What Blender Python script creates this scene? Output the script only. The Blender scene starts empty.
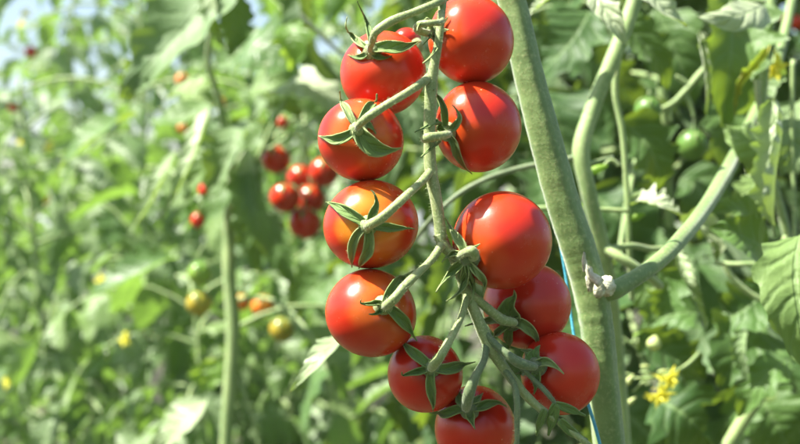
import bpy, math, random
import numpy as np
from mathutils import Vector, Matrix, Quaternion

# ------------------------------------------------------------------ camera, world, sun, exposure
sc = bpy.context.scene
COL = sc.collection
H = 0.85                                     # camera height above the ground
cam_d = bpy.data.cameras.new('camera'); cam = bpy.data.objects.new('camera', cam_d); COL.objects.link(cam)
cam.location = (0, 0, H); cam.rotation_euler = (math.radians(90), 0, 0)
cam_d.sensor_width = 36; cam_d.lens = 50; cam_d.clip_start = 0.02; cam_d.clip_end = 3000
cam_d.dof.use_dof = True; cam_d.dof.focus_distance = 0.326; cam_d.dof.aperture_fstop = 14.5
sc.camera = cam
SUN = Vector((-0.555, -0.10, 0.825)).normalized()     # direction towards the sun
world = bpy.data.worlds.new('World'); sc.world = world; world.use_nodes = True
wn = world.node_tree.nodes; wl = world.node_tree.links
sky = wn.new('ShaderNodeTexSky'); sky.sky_type = 'NISHITA'; sky.sun_disc = False
sky.sun_elevation = math.asin(SUN.z); sky.sun_rotation = math.atan2(SUN.x, SUN.y)
sky.dust_density = 2.0; sky.air_density = 1.2
wl.new(sky.outputs[0], wn['Background'].inputs[0]); wn['Background'].inputs[1].default_value = 0.068
sl = bpy.data.lights.new('sun', 'SUN'); sl.energy = 5.0; sl.angle = math.radians(0.53); sl.color = (1.0, 0.955, 0.87)
so = bpy.data.objects.new('sun', sl); COL.objects.link(so); so.rotation_euler = SUN.to_track_quat('Z', 'Y').to_euler()
sc.view_settings.view_transform = 'Standard'; sc.view_settings.look = 'None'
sc.view_settings.gamma = 1; sc.view_settings.use_curve_mapping = False
sc.view_settings.exposure = 1.80
sc.render.engine = 'CYCLES'
sc.cycles.max_bounces = 8; sc.cycles.diffuse_bounces = 4; sc.cycles.transmission_bounces = 6
sc.cycles.glossy_bounces = 3; sc.cycles.use_denoising = True
sc.cycles.use_adaptive_sampling = True

F = 50 / 36 * 800                            # focal length in photo pixels
def P(px, py, Y):                            # photo pixel + distance -> point in the world
    return Vector(((px - 400) / F * Y, Y, H - (py - 222) / F * Y))
def MM(px, Y): return px / F * Y             # length of px pixels at distance Y, metres

# ------------------------------------------------------------------ materials
def new_mat(name):
    m = bpy.data.materials.new(name); m.use_nodes = True
    nt = m.node_tree; nt.nodes.clear()
    return m, nt
class N:                                     # tiny node helper
    def __init__(s, nt): s.nt = nt
    def __call__(s, typ, **kw):
        n = s.nt.nodes.new(typ)
        for k, v in kw.items():
            if k.startswith('_'): setattr(n, k[1:], v)
        return n
    def link(s, a, b): s.nt.links.new(a, b)
    def math(s, op, a, b=None, c=None, clamp=False):
        n = s.nt.nodes.new('ShaderNodeMath'); n.operation = op; n.use_clamp = clamp
        for i, x in enumerate((a, b, c)):
            if x is None: continue
            if isinstance(x, (int, float)): n.inputs[i].default_value = x
            else: s.nt.links.new(x, n.inputs[i])
        return n.outputs[0]
    def sstep(s, x, a, b):                   # smooth 0..1 between a and b
        n = s.nt.nodes.new('ShaderNodeMapRange'); n.interpolation_type = 'SMOOTHSTEP'
        s.nt.links.new(x, n.inputs[0]); n.inputs[1].default_value = a; n.inputs[2].default_value = b
        return n.outputs[0]
    def mix(s, f, a, b):
        n = s.nt.nodes.new('ShaderNodeMix'); n.data_type = 'RGBA'
        if isinstance(f, (int, float)): n.inputs[0].default_value = f
        else: s.nt.links.new(f, n.inputs[0])
        for i, x in ((6, a), (7, b)):
            if isinstance(x, tuple): n.inputs[i].default_value = (*x, 1)
            else: s.nt.links.new(x, n.inputs[i])
        return n.outputs[2]
    def noise(s, co, scale, detail=2, rough=.5):
        n = s.nt.nodes.new('ShaderNodeTexNoise'); n.inputs['Scale'].default_value = scale
        n.inputs['Detail'].default_value = detail; n.inputs['Roughness'].default_value = rough
        if co is not None: s.nt.links.new(co, n.inputs['Vector'])
        return n.outputs['Fac']

def fruit_mat(name, base, second, shoulder, sh_from, rough=0.24, dots=True):
    m, nt = new_mat(name); g = N(nt)
    tc = g('ShaderNodeTexCoord'); ob = tc.outputs['Object']
    sep = g('ShaderNodeSeparateXYZ'); g.link(ob, sep.inputs[0])
    ln = g('ShaderNodeVectorMath', _operation='LENGTH'); g.link(ob, ln.inputs[0])
    cz = g.math('DIVIDE', sep.outputs[2], ln.outputs['Value'])
    n1 = g.noise(ob, 60, 2)
    col = g.mix(g.sstep(n1, .35, .7), base, second)
    s = g.sstep(g.math('ADD', cz, g.math('MULTIPLY', g.math('SUBTRACT', n1, .5), .9)), sh_from, 1.15)
    col = g.mix(s, col, shoulder)
    if dots:
        v = g('ShaderNodeTexVoronoi'); v.inputs['Scale'].default_value = 330; g.link(ob, v.inputs['Vector'])
        thin = g.sstep(g.noise(ob, 95, 1), .54, .60)
        d = g.math('MULTIPLY', g.math('SUBTRACT', 1, g.sstep(v.outputs['Distance'], .06, .13)), thin)
        col = g.mix(g.math('MULTIPLY', d, .38), col, (0.9, 0.5, 0.28))
    p = g('ShaderNodeBsdfPrincipled'); g.link(col, p.inputs['Base Color'])
    dust = g.sstep(g.noise(ob, 130, 4, .7), .48, .78)
    col = g.mix(g.math('MULTIPLY', dust, .025), col, (0.55, 0.42, 0.30))
    g.link(col, p.inputs['Base Color'])
    r = g.math('ADD', g.math('ADD', g.math('MULTIPLY', g.noise(ob, 380, 3, .6), .10), g.math('MULTIPLY', dust, .08)), rough - .06)
    g.link(r, p.inputs['Roughness'])
    p.inputs['Subsurface Weight'].default_value = 0.30
    p.inputs['Subsurface Radius'].default_value = (1.0, .22, .1)
    p.inputs['Subsurface Scale'].default_value = 0.0035
    p.inputs['Specular IOR Level'].default_value = 0.42
    b = g('ShaderNodeBump'); b.inputs['Strength'].default_value = 0.10; b.inputs['Distance'].default_value = .0006
    g.link(g.noise(ob, 190, 3), b.inputs['Height']); g.link(b.outputs[0], p.inputs['Normal'])
    o = g('ShaderNodeOutputMaterial'); g.link(p.outputs[0], o.inputs[0])
    return m

def leaf_mat(name, dark, mid, pale, under, trans=(0.28, 0.42, 0.03), tw=0.35, rough=.46, veins=6.0, spec=.5):
    m, nt = new_mat(name); g = N(nt)
    uv = g('ShaderNodeUVMap'); sep = g('ShaderNodeSeparateXYZ'); g.link(uv.outputs[0], sep.inputs[0])
    u, v = sep.outputs[0], sep.outputs[1]
    av = g.math('ABSOLUTE', g.math('SUBTRACT', g.math('MULTIPLY', v, 2), 1))
    tc = g('ShaderNodeTexCoord'); ob = tc.outputs['Object']
    nz = g.noise(ob, 90, 3)
    ph = g.math('ADD', g.math('SUBTRACT', g.math('MULTIPLY', u, veins), g.math('MULTIPLY', av, 1.25)), g.math('MULTIPLY', nz, 1.1))
    tri = g.math('ABSOLUTE', g.math('SUBTRACT', g.math('FRACT', ph), .5))      # 0 at a vein .. .5 between
    side = g.math('SUBTRACT', 1, g.sstep(tri, .02, .10))
    rib = g.math('SUBTRACT', 1, g.sstep(av, .03, .09))
    vein = g.math('MAXIMUM', rib, g.math('MULTIPLY', side, .65))
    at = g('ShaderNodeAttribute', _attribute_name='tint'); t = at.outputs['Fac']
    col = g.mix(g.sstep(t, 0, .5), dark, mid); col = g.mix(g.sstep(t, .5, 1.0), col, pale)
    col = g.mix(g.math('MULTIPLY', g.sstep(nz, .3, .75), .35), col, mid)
    spots = g.sstep(g.noise(ob, 30, 2), .68, .76)
    col = g.mix(g.math('MULTIPLY', spots, .35), col, (0.24, 0.24, 0.05))
    col = g.mix(g.math('MULTIPLY', vein, .42), col, (0.22, 0.33, 0.12))
    geo = g('ShaderNodeNewGeometry')
    ucol = g.mix(g.math('MULTIPLY', vein, .4), under, (0.34, 0.42, 0.22))
    col = g.mix(geo.outputs['Backfacing'], col, ucol)
    p = g('ShaderNodeBsdfPrincipled'); g.link(col, p.inputs['Base Color'])
    p.inputs['Roughness'].default_value = rough; p.inputs['Specular IOR Level'].default_value = spec
    p.inputs['Sheen Weight'].default_value = 0.10; p.inputs['Sheen Roughness'].default_value = .5
    h = g.math('ADD', g.math('MULTIPLY', g.sstep(tri, .0, .3), .8), g.math('MULTIPLY', g.noise(ob, 420, 3), .5))
    h = g.math('SUBTRACT', h, g.math('MULTIPLY', rib, .8))
    b = g('ShaderNodeBump'); b.inputs['Strength'].default_value = 0.55; b.inputs['Distance'].default_value = .0012
    g.link(h, b.inputs['Height']); g.link(b.outputs[0], p.inputs['Normal'])
    tr = g('ShaderNodeBsdfTranslucent')
    tcol = g.mix(g.math('MULTIPLY', vein, .5), trans, (0.10, 0.20, 0.03)); g.link(tcol, tr.inputs[0])
    mx = g('ShaderNodeMixShader'); mx.inputs[0].default_value = tw
    g.link(p.outputs[0], mx.inputs[1]); g.link(tr.outputs[0], mx.inputs[2])
    o = g('ShaderNodeOutputMaterial'); g.link(mx.outputs[0], o.inputs[0])
    return m

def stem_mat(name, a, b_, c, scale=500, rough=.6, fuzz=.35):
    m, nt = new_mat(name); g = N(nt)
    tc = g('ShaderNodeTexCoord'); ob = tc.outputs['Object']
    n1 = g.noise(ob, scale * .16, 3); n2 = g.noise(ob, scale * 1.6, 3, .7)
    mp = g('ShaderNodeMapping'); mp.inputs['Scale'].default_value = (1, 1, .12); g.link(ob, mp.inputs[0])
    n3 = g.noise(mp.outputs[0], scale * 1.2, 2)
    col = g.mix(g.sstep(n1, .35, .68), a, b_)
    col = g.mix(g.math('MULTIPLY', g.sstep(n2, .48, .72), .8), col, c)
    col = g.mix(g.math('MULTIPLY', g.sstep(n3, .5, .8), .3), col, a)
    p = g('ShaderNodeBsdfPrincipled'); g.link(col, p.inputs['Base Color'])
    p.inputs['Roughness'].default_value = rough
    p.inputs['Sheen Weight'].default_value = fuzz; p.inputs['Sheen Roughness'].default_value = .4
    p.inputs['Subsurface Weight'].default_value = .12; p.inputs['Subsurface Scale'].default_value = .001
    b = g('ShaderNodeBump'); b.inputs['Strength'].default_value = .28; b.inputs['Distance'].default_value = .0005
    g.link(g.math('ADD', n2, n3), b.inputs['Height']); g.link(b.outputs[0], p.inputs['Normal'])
    o = g('ShaderNodeOutputMaterial'); g.link(p.outputs[0], o.inputs[0])
    return m

def plain_mat(name, a, b_, scale, rough=.6, tr=None):
    m, nt = new_mat(name); g = N(nt)
    tc = g('ShaderNodeTexCoord'); ob = tc.outputs['Object']
    col = g.mix(g.sstep(g.noise(ob, scale, 4, .6), .3, .7), a, b_)
    p = g('ShaderNodeBsdfPrincipled'); g.link(col, p.inputs['Base Color']); p.inputs['Roughness'].default_value = rough
    b = g('ShaderNodeBump'); b.inputs['Strength'].default_value = .5; b.inputs['Distance'].default_value = .4 / scale
    g.link(g.noise(ob, scale * 3, 3), b.inputs['Height']); g.link(b.outputs[0], p.inputs['Normal'])
    out = p.outputs[0]
    if tr:
        t = g('ShaderNodeBsdfTranslucent'); t.inputs[0].default_value = (*tr, 1)
        mx = g('ShaderNodeMixShader'); mx.inputs[0].default_value = .35
        g.link(out, mx.inputs[1]); g.link(t.outputs[0], mx.inputs[2]); out = mx.outputs[0]
    o = g('ShaderNodeOutputMaterial'); g.link(out, o.inputs[0])
    return m

M_RED = fruit_mat('ripe_skin', (0.50, 0.022, 0.007), (0.55, 0.040, 0.008), (0.52, 0.07, 0.010), .55)
M_TURN = fruit_mat('ripe_skin_yellow_shoulder', (0.47, 0.024, 0.006), (0.52, 0.06, 0.008), (0.72, 0.27, 0.02), .52)
M_ORSH = fruit_mat('ripe_skin_orange_shoulder', (0.45, 0.020, 0.006), (0.50, 0.045, 0.008), (0.56, 0.12, 0.012), .45)
M_DEEP = fruit_mat('deep_red_skin', (0.50, 0.022, 0.008), (0.54, 0.034, 0.009), (0.36, 0.01, 0.006), .7)
M_ORANGE = fruit_mat('orange_skin', (0.62, 0.15, 0.015), (0.55, 0.20, 0.02), (0.5, 0.3, 0.03), .4, dots=False)
M_OLIVE = fruit_mat('olive_skin', (0.34, 0.24, 0.02), (0.30, 0.27, 0.03), (0.22, 0.25, 0.03), .3, dots=False)
M_GREEN = fruit_mat('green_skin', (0.17, 0.28, 0.04), (0.20, 0.32, 0.05), (0.10, 0.24, 0.03), .3, dots=False)

M_LEAF = leaf_mat('leaf', (0.026, 0.080, 0.016), (0.072, 0.152, 0.032), (0.21, 0.30, 0.10), (0.17, 0.25, 0.11), trans=(.25, .44, .055), tw=.35, rough=.45, spec=.5)
M_LEAFN = leaf_mat('near_leaf', (0.030, 0.090, 0.015), (0.075, 0.155, 0.030), (0.20, 0.29, 0.09), (0.17, 0.24, 0.10), tw=.28, rough=.52, spec=.35)
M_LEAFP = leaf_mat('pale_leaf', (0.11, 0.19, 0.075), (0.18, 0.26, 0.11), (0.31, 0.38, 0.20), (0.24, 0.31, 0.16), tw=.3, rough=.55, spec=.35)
M_LEAFW = leaf_mat('glare_white_leaf', (0.20, 0.28, 0.13), (0.30, 0.38, 0.20), (0.44, 0.50, 0.32), (0.36, 0.42, 0.27), tw=.3, rough=.45)  # overexposed sun glare on leaves, put into a near-white leaf colour
M_LEAFD = leaf_mat('shade_leaf', (0.014, 0.045, 0.010), (0.030, 0.080, 0.016), (0.075, 0.145, 0.028), (0.07, 0.13, 0.045), tw=.25, rough=.55, spec=.28)  # darker leaf copy: shade of the right-hand background put into its colour
M_SEPAL = leaf_mat('sepal', (0.08, 0.165, 0.035), (0.15, 0.24, 0.06), (0.36, 0.42, 0.17), (0.24, 0.32, 0.11), trans=(0.25, 0.35, 0.05), tw=.15, rough=.6, veins=3.0, spec=.3)
M_STALK = stem_mat('fruit_stalk', (0.20, 0.26, 0.085), (0.28, 0.33, 0.13), (0.42, 0.45, 0.25), 900)
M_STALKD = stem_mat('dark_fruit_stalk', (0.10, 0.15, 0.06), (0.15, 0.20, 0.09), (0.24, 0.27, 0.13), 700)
M_STEM = stem_mat('main_stem', (0.125, 0.205, 0.055), (0.175, 0.265, 0.08), (0.27, 0.34, 0.13), 420)
M_STEMG = stem_mat('green_stem', (0.17, 0.26, 0.08), (0.25, 0.34, 0.12), (0.34, 0.40, 0.18), 300)
M_SCAR = plain_mat('dry_scar', (0.36, 0.36, 0.22), (0.66, 0.67, 0.50), 420, .8)
M_BROWN = plain_mat('brown_tip', (0.10, 0.07, 0.03), (0.2, 0.15, 0.06), 900, .8)
M_PETAL = plain_mat('petal', (0.78, 0.72, 0.04), (0.86, 0.82, 0.10), 200, .6, tr=(.9, .85, .1))
M_BUD = plain_mat('bud', (0.30, 0.38, 0.12), (0.42, 0.47, 0.18), 300, .6)
M_TWINE = plain_mat('blue_twine', (0.04, 0.30, 0.42), (0.10, 0.45, 0.58), 900, .45)
M_SOIL = plain_mat('soil', (0.035, 0.035, 0.018), (0.075, 0.075, 0.035), 9, .95)

# ------------------------------------------------------------------ objects
def empty(name, loc, label=None, cat=None, group=None):
    o = bpy.data.objects.new(name, None); COL.objects.link(o); o.location = loc
    o.empty_display_size = .01
    tag(o, label, cat, group); return o
def tag(o, label=None, cat=None, group=None, kind=None):
    if label: o['label'] = label
    if cat: o['category'] = cat
    if group: o['group'] = group
    if kind: o['kind'] = kind
def mesh(name, V, Q, mat, parent=None, uv=None, tint=None, org=None, smooth=True):
    V = np.asarray(V, dtype=np.float64).reshape(-1, 3); Q = np.asarray(Q, dtype=np.int32).reshape(-1, 4)
    if org is None: org = np.array(parent_org(parent)) if parent is not None else np.zeros(3)
    V = V - np.array(org)
    me = bpy.data.meshes.new(name)
    me.vertices.add(len(V)); me.vertices.foreach_set('co', V.ravel())
    me.loops.add(Q.size); me.loops.foreach_set('vertex_index', Q.ravel())
    me.polygons.add(len(Q)); me.polygons.foreach_set('loop_start', np.arange(0, Q.size, 4, dtype=np.int32))
    try: me.polygons.foreach_set('loop_total', np.full(len(Q), 4, dtype=np.int32))
    except Exception: pass
    if uv is not None:
        l = me.uv_layers.new(name='UVMap'); l.data.foreach_set('uv', np.asarray(uv, dtype=np.float32)[Q.ravel()].ravel())
    if tint is not None:
        a = me.attributes.new('tint', 'FLOAT', 'POINT'); a.data.foreach_set('value', np.asarray(tint, dtype=np.float32))
    me.update(); me.validate()
    me.polygons.foreach_set('use_smooth', np.full(len(me.polygons), smooth)); me.update()
    me.materials.append(mat)
    o = bpy.data.objects.new(name, me); COL.objects.link(o)
    if parent is not None: o.parent = parent
    else: o.location = org
    return o
def parent_org(p):
    o = Vector(p.location)
    while p.parent is not None:
        p = p.parent; o = o + Vector(p.location)
    return o

def grid_faces(nu, nv, off=0, wrap=False):
    i = np.arange(nu - 1)[:, None]; j = np.arange(nv if wrap else nv - 1)[None, :]
    j2 = (j + 1) % nv if wrap else j + 1
    a = i * nv + j; b = i * nv + j2; c = (i + 1) * nv + j2; d = (i + 1) * nv + j
    return (np.stack(np.broadcast_arrays(a, b, c, d), -1).reshape(-1, 4) + off)

def spline(pts, n, even=True):              # smooth curve through pts (k,d) -> (n,d)
    p = np.asarray(pts, float)
    if len(p) == 2:
        t = np.linspace(0, 1, n)[:, None]; return p[0] * (1 - t) + p[1] * t
    h = np.maximum(np.sqrt(((p[1:, :3] - p[:-1, :3]) ** 2).sum(1)), 1e-7); cum = np.concatenate([[0], np.cumsum(h)])
    d = (p[1:] - p[:-1]) / h[:, None]; m = np.empty_like(p)
    m[1:-1] = (d[:-1] * h[1:, None] + d[1:] * h[:-1, None]) / (h[1:] + h[:-1])[:, None]
    m[0] = 1.5 * d[0] - .5 * m[1]; m[-1] = 1.5 * d[-1] - .5 * m[-2]
    if even: T = np.linspace(0, cum[-1], n)
    else: T = np.interp(np.linspace(0, len(p) - 1, n), np.arange(len(p)), cum)
    k = np.clip(np.searchsorted(cum, T, side='right') - 1, 0, len(p) - 2); hh = h[k][:, None]; f = ((T - cum[k]) / h[k])[:, None]
    return (2 * f ** 3 - 3 * f * f + 1) * p[k] + (f ** 3 - 2 * f * f + f) * hh * m[k] + (3 * f * f - 2 * f ** 3) * p[k + 1] + (f ** 3 - f * f) * hh * m[k + 1]

def frames(C):
    T = np.gradient(C, axis=0); T /= np.linalg.norm(T, axis=1)[:, None] + 1e-12
    n = np.cross(T[0], [0.3, 1, .2]); n /= np.linalg.norm(n); Ns = [n]
    for i in range(1, len(C)):
        n = Ns[-1] - T[i] * np.dot(Ns[-1], T[i]); n /= np.linalg.norm(n) + 1e-12; Ns.append(n)
    Ns = np.array(Ns); return T, Ns, np.cross(T, Ns)

class Tubes:                                 # collects tubes and their fuzz for ONE mesh
    def __init__(s, seed=1): s.V = []; s.Q = []; s.n = 0; s.r = np.random.default_rng(seed)
    def add(s, V, Q): s.V.append(np.asarray(V)); s.Q.append(np.asarray(Q) + s.n); s.n += len(V)
    def tube(s, pts, rads, n=None, seg=10, bump=.06, hair=0, hl=.0008, ridges=0, cap=True, hw=.000035):
        pts = np.asarray([tuple(p) for p in pts], float)
        rr = np.asarray(rads, float) if np.ndim(rads) else np.full(len(pts), rads)
        if n is None: n = max(4, 7 * (len(pts) - 1))
        D = spline(np.hstack([pts, rr[:, None]]), n, even=len(pts) < 3 or np.ptp(np.linalg.norm(np.diff(pts, axis=0), axis=1)) < .08); C, R = D[:, :3], np.abs(D[:, 3])
        if cap:
            C = np.vstack([C[0] - (C[1] - C[0]) * .001, C, C[-1] + (C[-1] - C[-2]) * .001]); R = np.concatenate([[R[0] * .02], R, [R[-1] * .02]])
            n += 2
        T, A, B = frames(C)
        th = np.linspace(0, 2 * np.pi, seg, endpoint=False)
        w = np.arange(n)[:, None] / n
        ph = s.r.uniform(0, 6, 3); sp = np.linalg.norm(np.diff(C, axis=0), axis=1).mean() / (R.mean() + 1e-9)
        kk = max(1, int(.9 / max(sp, .05))); rn = np.convolve(s.r.normal(size=n + 2 * kk), np.ones(2 * kk + 1) / math.sqrt(2 * kk + 1), 'same')[kk:kk + n, None]
        f = 1 + bump * (np.sin(2 * th[None] + ph[0] + 9 * w) * .5 + np.sin(3 * th[None] + ph[1] - 17 * w) * .3 + .3 * rn)
        if ridges: f = f + .05 * np.cos(ridges * th[None] + 2 * w)
        V = C[:, None] + (A[:, None] * np.cos(th)[None, :, None] + B[:, None] * np.sin(th)[None, :, None]) * (R[:, None] * f)[..., None]
        s.add(V.reshape(-1, 3), grid_faces(n, seg, 0, True))
        if hair:
            L = np.linalg.norm(np.diff(C, axis=0), axis=1).sum(); k = int(min(hair * L * 1000 * 2.4, 9000))
            i = s.r.integers(1, n - 2, k); fr = s.r.random(k)[:, None]; a = s.r.uniform(0, 2 * np.pi, k)[:, None]
            c = C[i] * (1 - fr) + C[i + 1] * fr; r = (R[i] * (1 - fr[:, 0]) + R[i + 1] * fr[:, 0])[:, None]
            d = A[i] * np.cos(a) + B[i] * np.sin(a); base = c + d * r * .93
            d = d + s.r.normal(size=(k, 3)) * .25; d /= np.linalg.norm(d, axis=1)[:, None]
            side = np.cross(d, s.r.normal(size=(k, 3))); side /= np.linalg.norm(side, axis=1)[:, None]
            l = hl * 1.25 * s.r.uniform(.4, 1.3, k)[:, None]
            V = np.stack([base - side * hw, base + side * hw, base + d * l + side * hw * .4, base + d * l - side * hw * .4], 1)
            s.add(V.reshape(-1, 3), np.arange(4 * k).reshape(-1, 4))
        return C
    def blob(s, c, r, sc=(1, 1, 1), rough=.15, nu=9, nv=12):
        u = np.linspace(0.02, np.pi - .02, nu)[:, None]; v = np.linspace(0, 2 * np.pi, nv, endpoint=False)[None]
        d = np.stack(np.broadcast_arrays(np.sin(u) * np.cos(v), np.sin(u) * np.sin(v), np.cos(u)), -1)
        f = 1 + rough * s.r.normal(size=(nu, nv)); f[0] = f[0].mean(); f[-1] = f[-1].mean()
        V = np.array(c) + d * f[..., None] * r * np.array(sc)
        s.add(V.reshape(-1, 3), grid_faces(nu, nv, 0, True))
    def build(s, name, mat, parent=None):
        return mesh(name, np.vstack(s.V), np.vstack(s.Q), mat, parent)

# ------------------------------------------------------------------ tomatoes
def fruit_mesh(name, R, mat, parent, axis, sc=(1, 1, 1), seed=0, nu=40, nv=56):
    """a tomato: +Z is the stalk end, with a shallow dimple, very slightly lobed"""
    r = np.random.default_rng(seed)
    u = np.linspace(0.001, np.pi - .001, nu)[:, None]; v = np.linspace(0, 2 * np.pi, nv, endpoint=False)[None]
    rad = 1 - .10 * np.exp(-(u / .22) ** 2) + .010 * np.cos(5 * v + r.uniform(0, 6)) * np.sin(u) ** 1 * np.exp(-((u - .6) / .6) ** 2) \
        + .014 * np.cos(2 * v + r.uniform(0, 6)) * np.sin(u) ** 2 + .010 * np.cos(v + r.uniform(0, 6)) * np.sin(2 * u) + .006 * np.cos(3 * v + r.uniform(0, 6)) * np.sin(u) ** 3 - .012 * np.exp(-((np.pi - u) / .12) ** 2)
    V = np.stack(np.broadcast_arrays(np.sin(u) * np.cos(v) * rad, np.sin(u) * np.sin(v) * rad, np.cos(u) * rad), -1).reshape(-1, 3) * R
    q = Vector(axis).normalized().to_track_quat('Z', 'Y')
    me_o = mesh(name, V, grid_faces(nu, nv, 0, True), mat, parent, org=(0, 0, 0))
    me_o.rotation_mode = 'QUATERNION'; me_o.rotation_quaternion = q
    # world-axis ellipse via parent-space scale of the mesh
    Rm = q.to_matrix().to_4x4(); S = Matrix.Diagonal((*sc, 1))
    me_o.data.transform(Rm.inverted() @ S @ Rm)
    return me_o

def strip(path, W, nrm, nu=16, nv=7, fold=.3, roll=0., prof=None, wr=.0, seed=0, lobes=0, lobe=.0, twist=0., quilt=0.):
    """a leaf-like strip along path (k,3): returns V, uv"""
    r = np.random.default_rng(seed)
    C = spline(path, nu); T = np.gradient(C, axis=0); T /= np.linalg.norm(T, axis=1)[:, None] + 1e-12
    Nn = spline(nrm, nu) if np.ndim(nrm) == 2 else np.tile(np.asarray(nrm, float), (nu, 1))
    Nn = Nn - T * (Nn * T).sum(1)[:, None]; Nn /= np.linalg.norm(Nn, axis=1)[:, None] + 1e-12
    S = np.cross(T, Nn)
    u = np.linspace(0, 1, nu)
    a = roll + twist * u
    N2 = Nn * np.cos(a)[:, None] + S * np.sin(a)[:, None]; S2 = np.cross(T, N2)
    w = (prof(u) if prof else (.35 + .65 * np.sin(np.pi * np.clip(u * 1.15 + .12, 0, 1)) ** .8) * np.clip((1 - u) * 2.6, 0, 1) ** .8)
    w = w * W / 2
    v = np.linspace(-1, 1, nv)
    if lobes:
        tooth = lobe * (np.abs(((u[:, None] * lobes + .12 * v[None] + r.uniform(0, 1)) % 1) - .35) * 2 - .4) + lobe * .5 * np.sin(u[:, None] * lobes * 8.7 + 3 * np.sign(v)[None])
        ww = w[:, None] * (1 + tooth * np.abs(v)[None] ** 2)
        Tsh = (lobe * .35 * w[:, None] * np.abs(v)[None])
    else: ww = np.tile(w[:, None], (1, nv)); Tsh = 0 * ww
    if callable(fold): fo = fold(u)[:, None]
    else: fo = fold
    ang = fo * np.abs(v)[None] ** .8 * (1 + 0 * u[:, None])
    lat = v[None] * ww * np.cos(ang); up = ww * np.abs(v)[None] * np.sin(ang)
    if quilt:
        ph = u[:, None] * 6 - np.abs(v)[None] * 1.25 + .35 * np.sin(u[:, None] * 11 + r.uniform(0, 6)) + .25 * np.sign(v)[None] + .2 * np.sin(v[None] * 5 + u[:, None] * 7)
        up = up + quilt * W * (np.abs(((ph % 1) - .5)) * -2 + .5) * (np.abs(v)[None] ** .5) * (1 - .4 * np.abs(v)[None])
    if wr:
        k = r.uniform(2, 5, 6); p = r.uniform(0, 6, 6)
        up = up + wr * W * (np.sin(k[0] * 2 * u[:, None] + p[0] + 2.2 * v[None]) * .5 + np.sin(k[1] * 3 * u[:, None] + p[1] - 3 * v[None]) * .35
                            + np.sin(k[2] * 5 * u[:, None] + p[2]) * np.abs(v)[None] ** 2 * .5)
    V = C[:, None] + S2[:, None] * lat[..., None] + N2[:, None] * up[..., None] + T[:, None] * Tsh[..., None]
    uv = np.stack(np.broadcast_arrays(u[:, None], (v[None] + 1) / 2), -1).reshape(-1, 2)
    return V.reshape(-1, 3), uv

def sepal_prof(u): return (.55 + .45 * np.sin(np.pi * np.clip(u * 1.2 + .05, 0, 1))) * np.clip((1 - u) * 1.7, 0, 1) ** .9
def surf(px, py, lift, t):                   # point on / above the near face of tomato t
    cx, cy, rx, ry, Y = t['c']; d2 = ((px - cx) / rx) ** 2 + ((py - cy) / ry) ** 2
    R = MM((rx + ry) / 2, Y)
    y = Y - R * math.sqrt(max(0., 1 - d2)) - lift * .001
    return P(px, py, y)

GROUP_T = 'ripe tomatoes on the near truss'
def tomato(cx, cy, rx, ry, Y, att, sepals, mat, label, seed):
    t = {'c': (cx, cy, rx, ry, Y)}
    c = P(cx, cy, Y); R = MM((rx + ry) / 2, Y)
    root = empty('tomato', c, label, 'tomato', GROUP_T); t['root'] = root
    a = surf(att[0], att[1], 0, t)
    if (att[0] - cx) ** 2 + (att[1] - cy) ** 2 > (rx * .97) ** 2: a = P(att[0], att[1], Y - R * .25)
    axis = (a - c).normalized(); t['att'] = a; t['axis'] = axis
    fruit_mesh('fruit', R, mat, root, axis, (rx * 2 / (rx + ry), 1, ry * 2 / (rx + ry)), seed)
    tb = Tubes(seed); q = a + axis * .0004
    tb.tube([a - axis * .0016, a + axis * .0002, a + axis * .0016, a + axis * .0026], [.0026, .0028, .0022, .0015], n=12, seg=16, bump=.12, hair=6, hl=.0005)
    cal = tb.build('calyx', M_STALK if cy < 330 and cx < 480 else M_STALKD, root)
    for k, (pts, W, fold, roll) in enumerate(sepals):
        path = [a + axis * .0012] + [surf(x, y, l * (1 + .18 * q_), t) for q_, (x, y, l) in enumerate(pts)]
        path = np.array([tuple(p) for p in path]); nn = path - np.array(c); nn /= np.linalg.norm(nn, axis=1)[:, None]
        nn = nn * .7 + np.array([[0, -.5, 0]])
        tip = max(.12, 0)
        V, uv = strip(path, MM(W * (1.25 if cx > 490 or cy > 360 else 1.12), Y), nn, 20, 9, fold * 1.7, roll, wr=.05, seed=seed * 7 + k, lobes=0, quilt=.012, prof=sepal_prof)
        rr = np.random.default_rng(seed * 31 + k); tint = np.full(len(V), rr.uniform(.25, .7)) + (np.abs(uv[:, 1] - .5) > .42) * .3 + np.clip(uv[:, 0] - .8, 0, 1) * 1.2  # paler along the edges: a lit rim put into the tint
        G_ = V.reshape(20, 9, 3); hv = []
        for side_, inn in ((0, 1), (8, 7)):
            for q_i in rr.uniform(0, 18.5, 46):
                i0 = int(q_i); ff = q_i - i0; b0 = G_[i0, side_] * (1 - ff) + G_[i0 + 1, side_] * ff; o0 = G_[i0, side_] - G_[i0, inn]; tt_ = G_[i0 + 1, side_] - G_[i0, side_]
                tt_ = tt_ / (np.linalg.norm(tt_) + 1e-9); o0 = o0 / (np.linalg.norm(o0) + 1e-9) + rr.normal(size=3) * .3; l0 = rr.uniform(.0003, .0007)
                hv += [b0 - tt_ * .00003, b0 + tt_ * .00003, b0 + o0 * l0 + tt_ * .00001, b0 + o0 * l0 - tt_ * .00001]
        hv = np.array(hv); nh = len(hv)
        so_ = mesh('sepal', np.vstack([V, hv]), np.vstack([grid_faces(20, 9), np.arange(nh).reshape(-1, 4) + len(V)]), M_SEPAL, cal, uv=np.vstack([uv, np.full((nh, 2), .9)]), tint=np.concatenate([tint, np.ones(nh)]))
        md = so_.modifiers.new('thick', 'SOLIDIFY'); md.thickness = .00032; md.offset = 0
        vg = so_.vertex_groups.new(name='body'); vg.add(list(range(len(V))), 1.0, 'REPLACE'); md.vertex_group = 'body'; md.thickness_vertex_group = 0.0
        # downy edge
    return t

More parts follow.
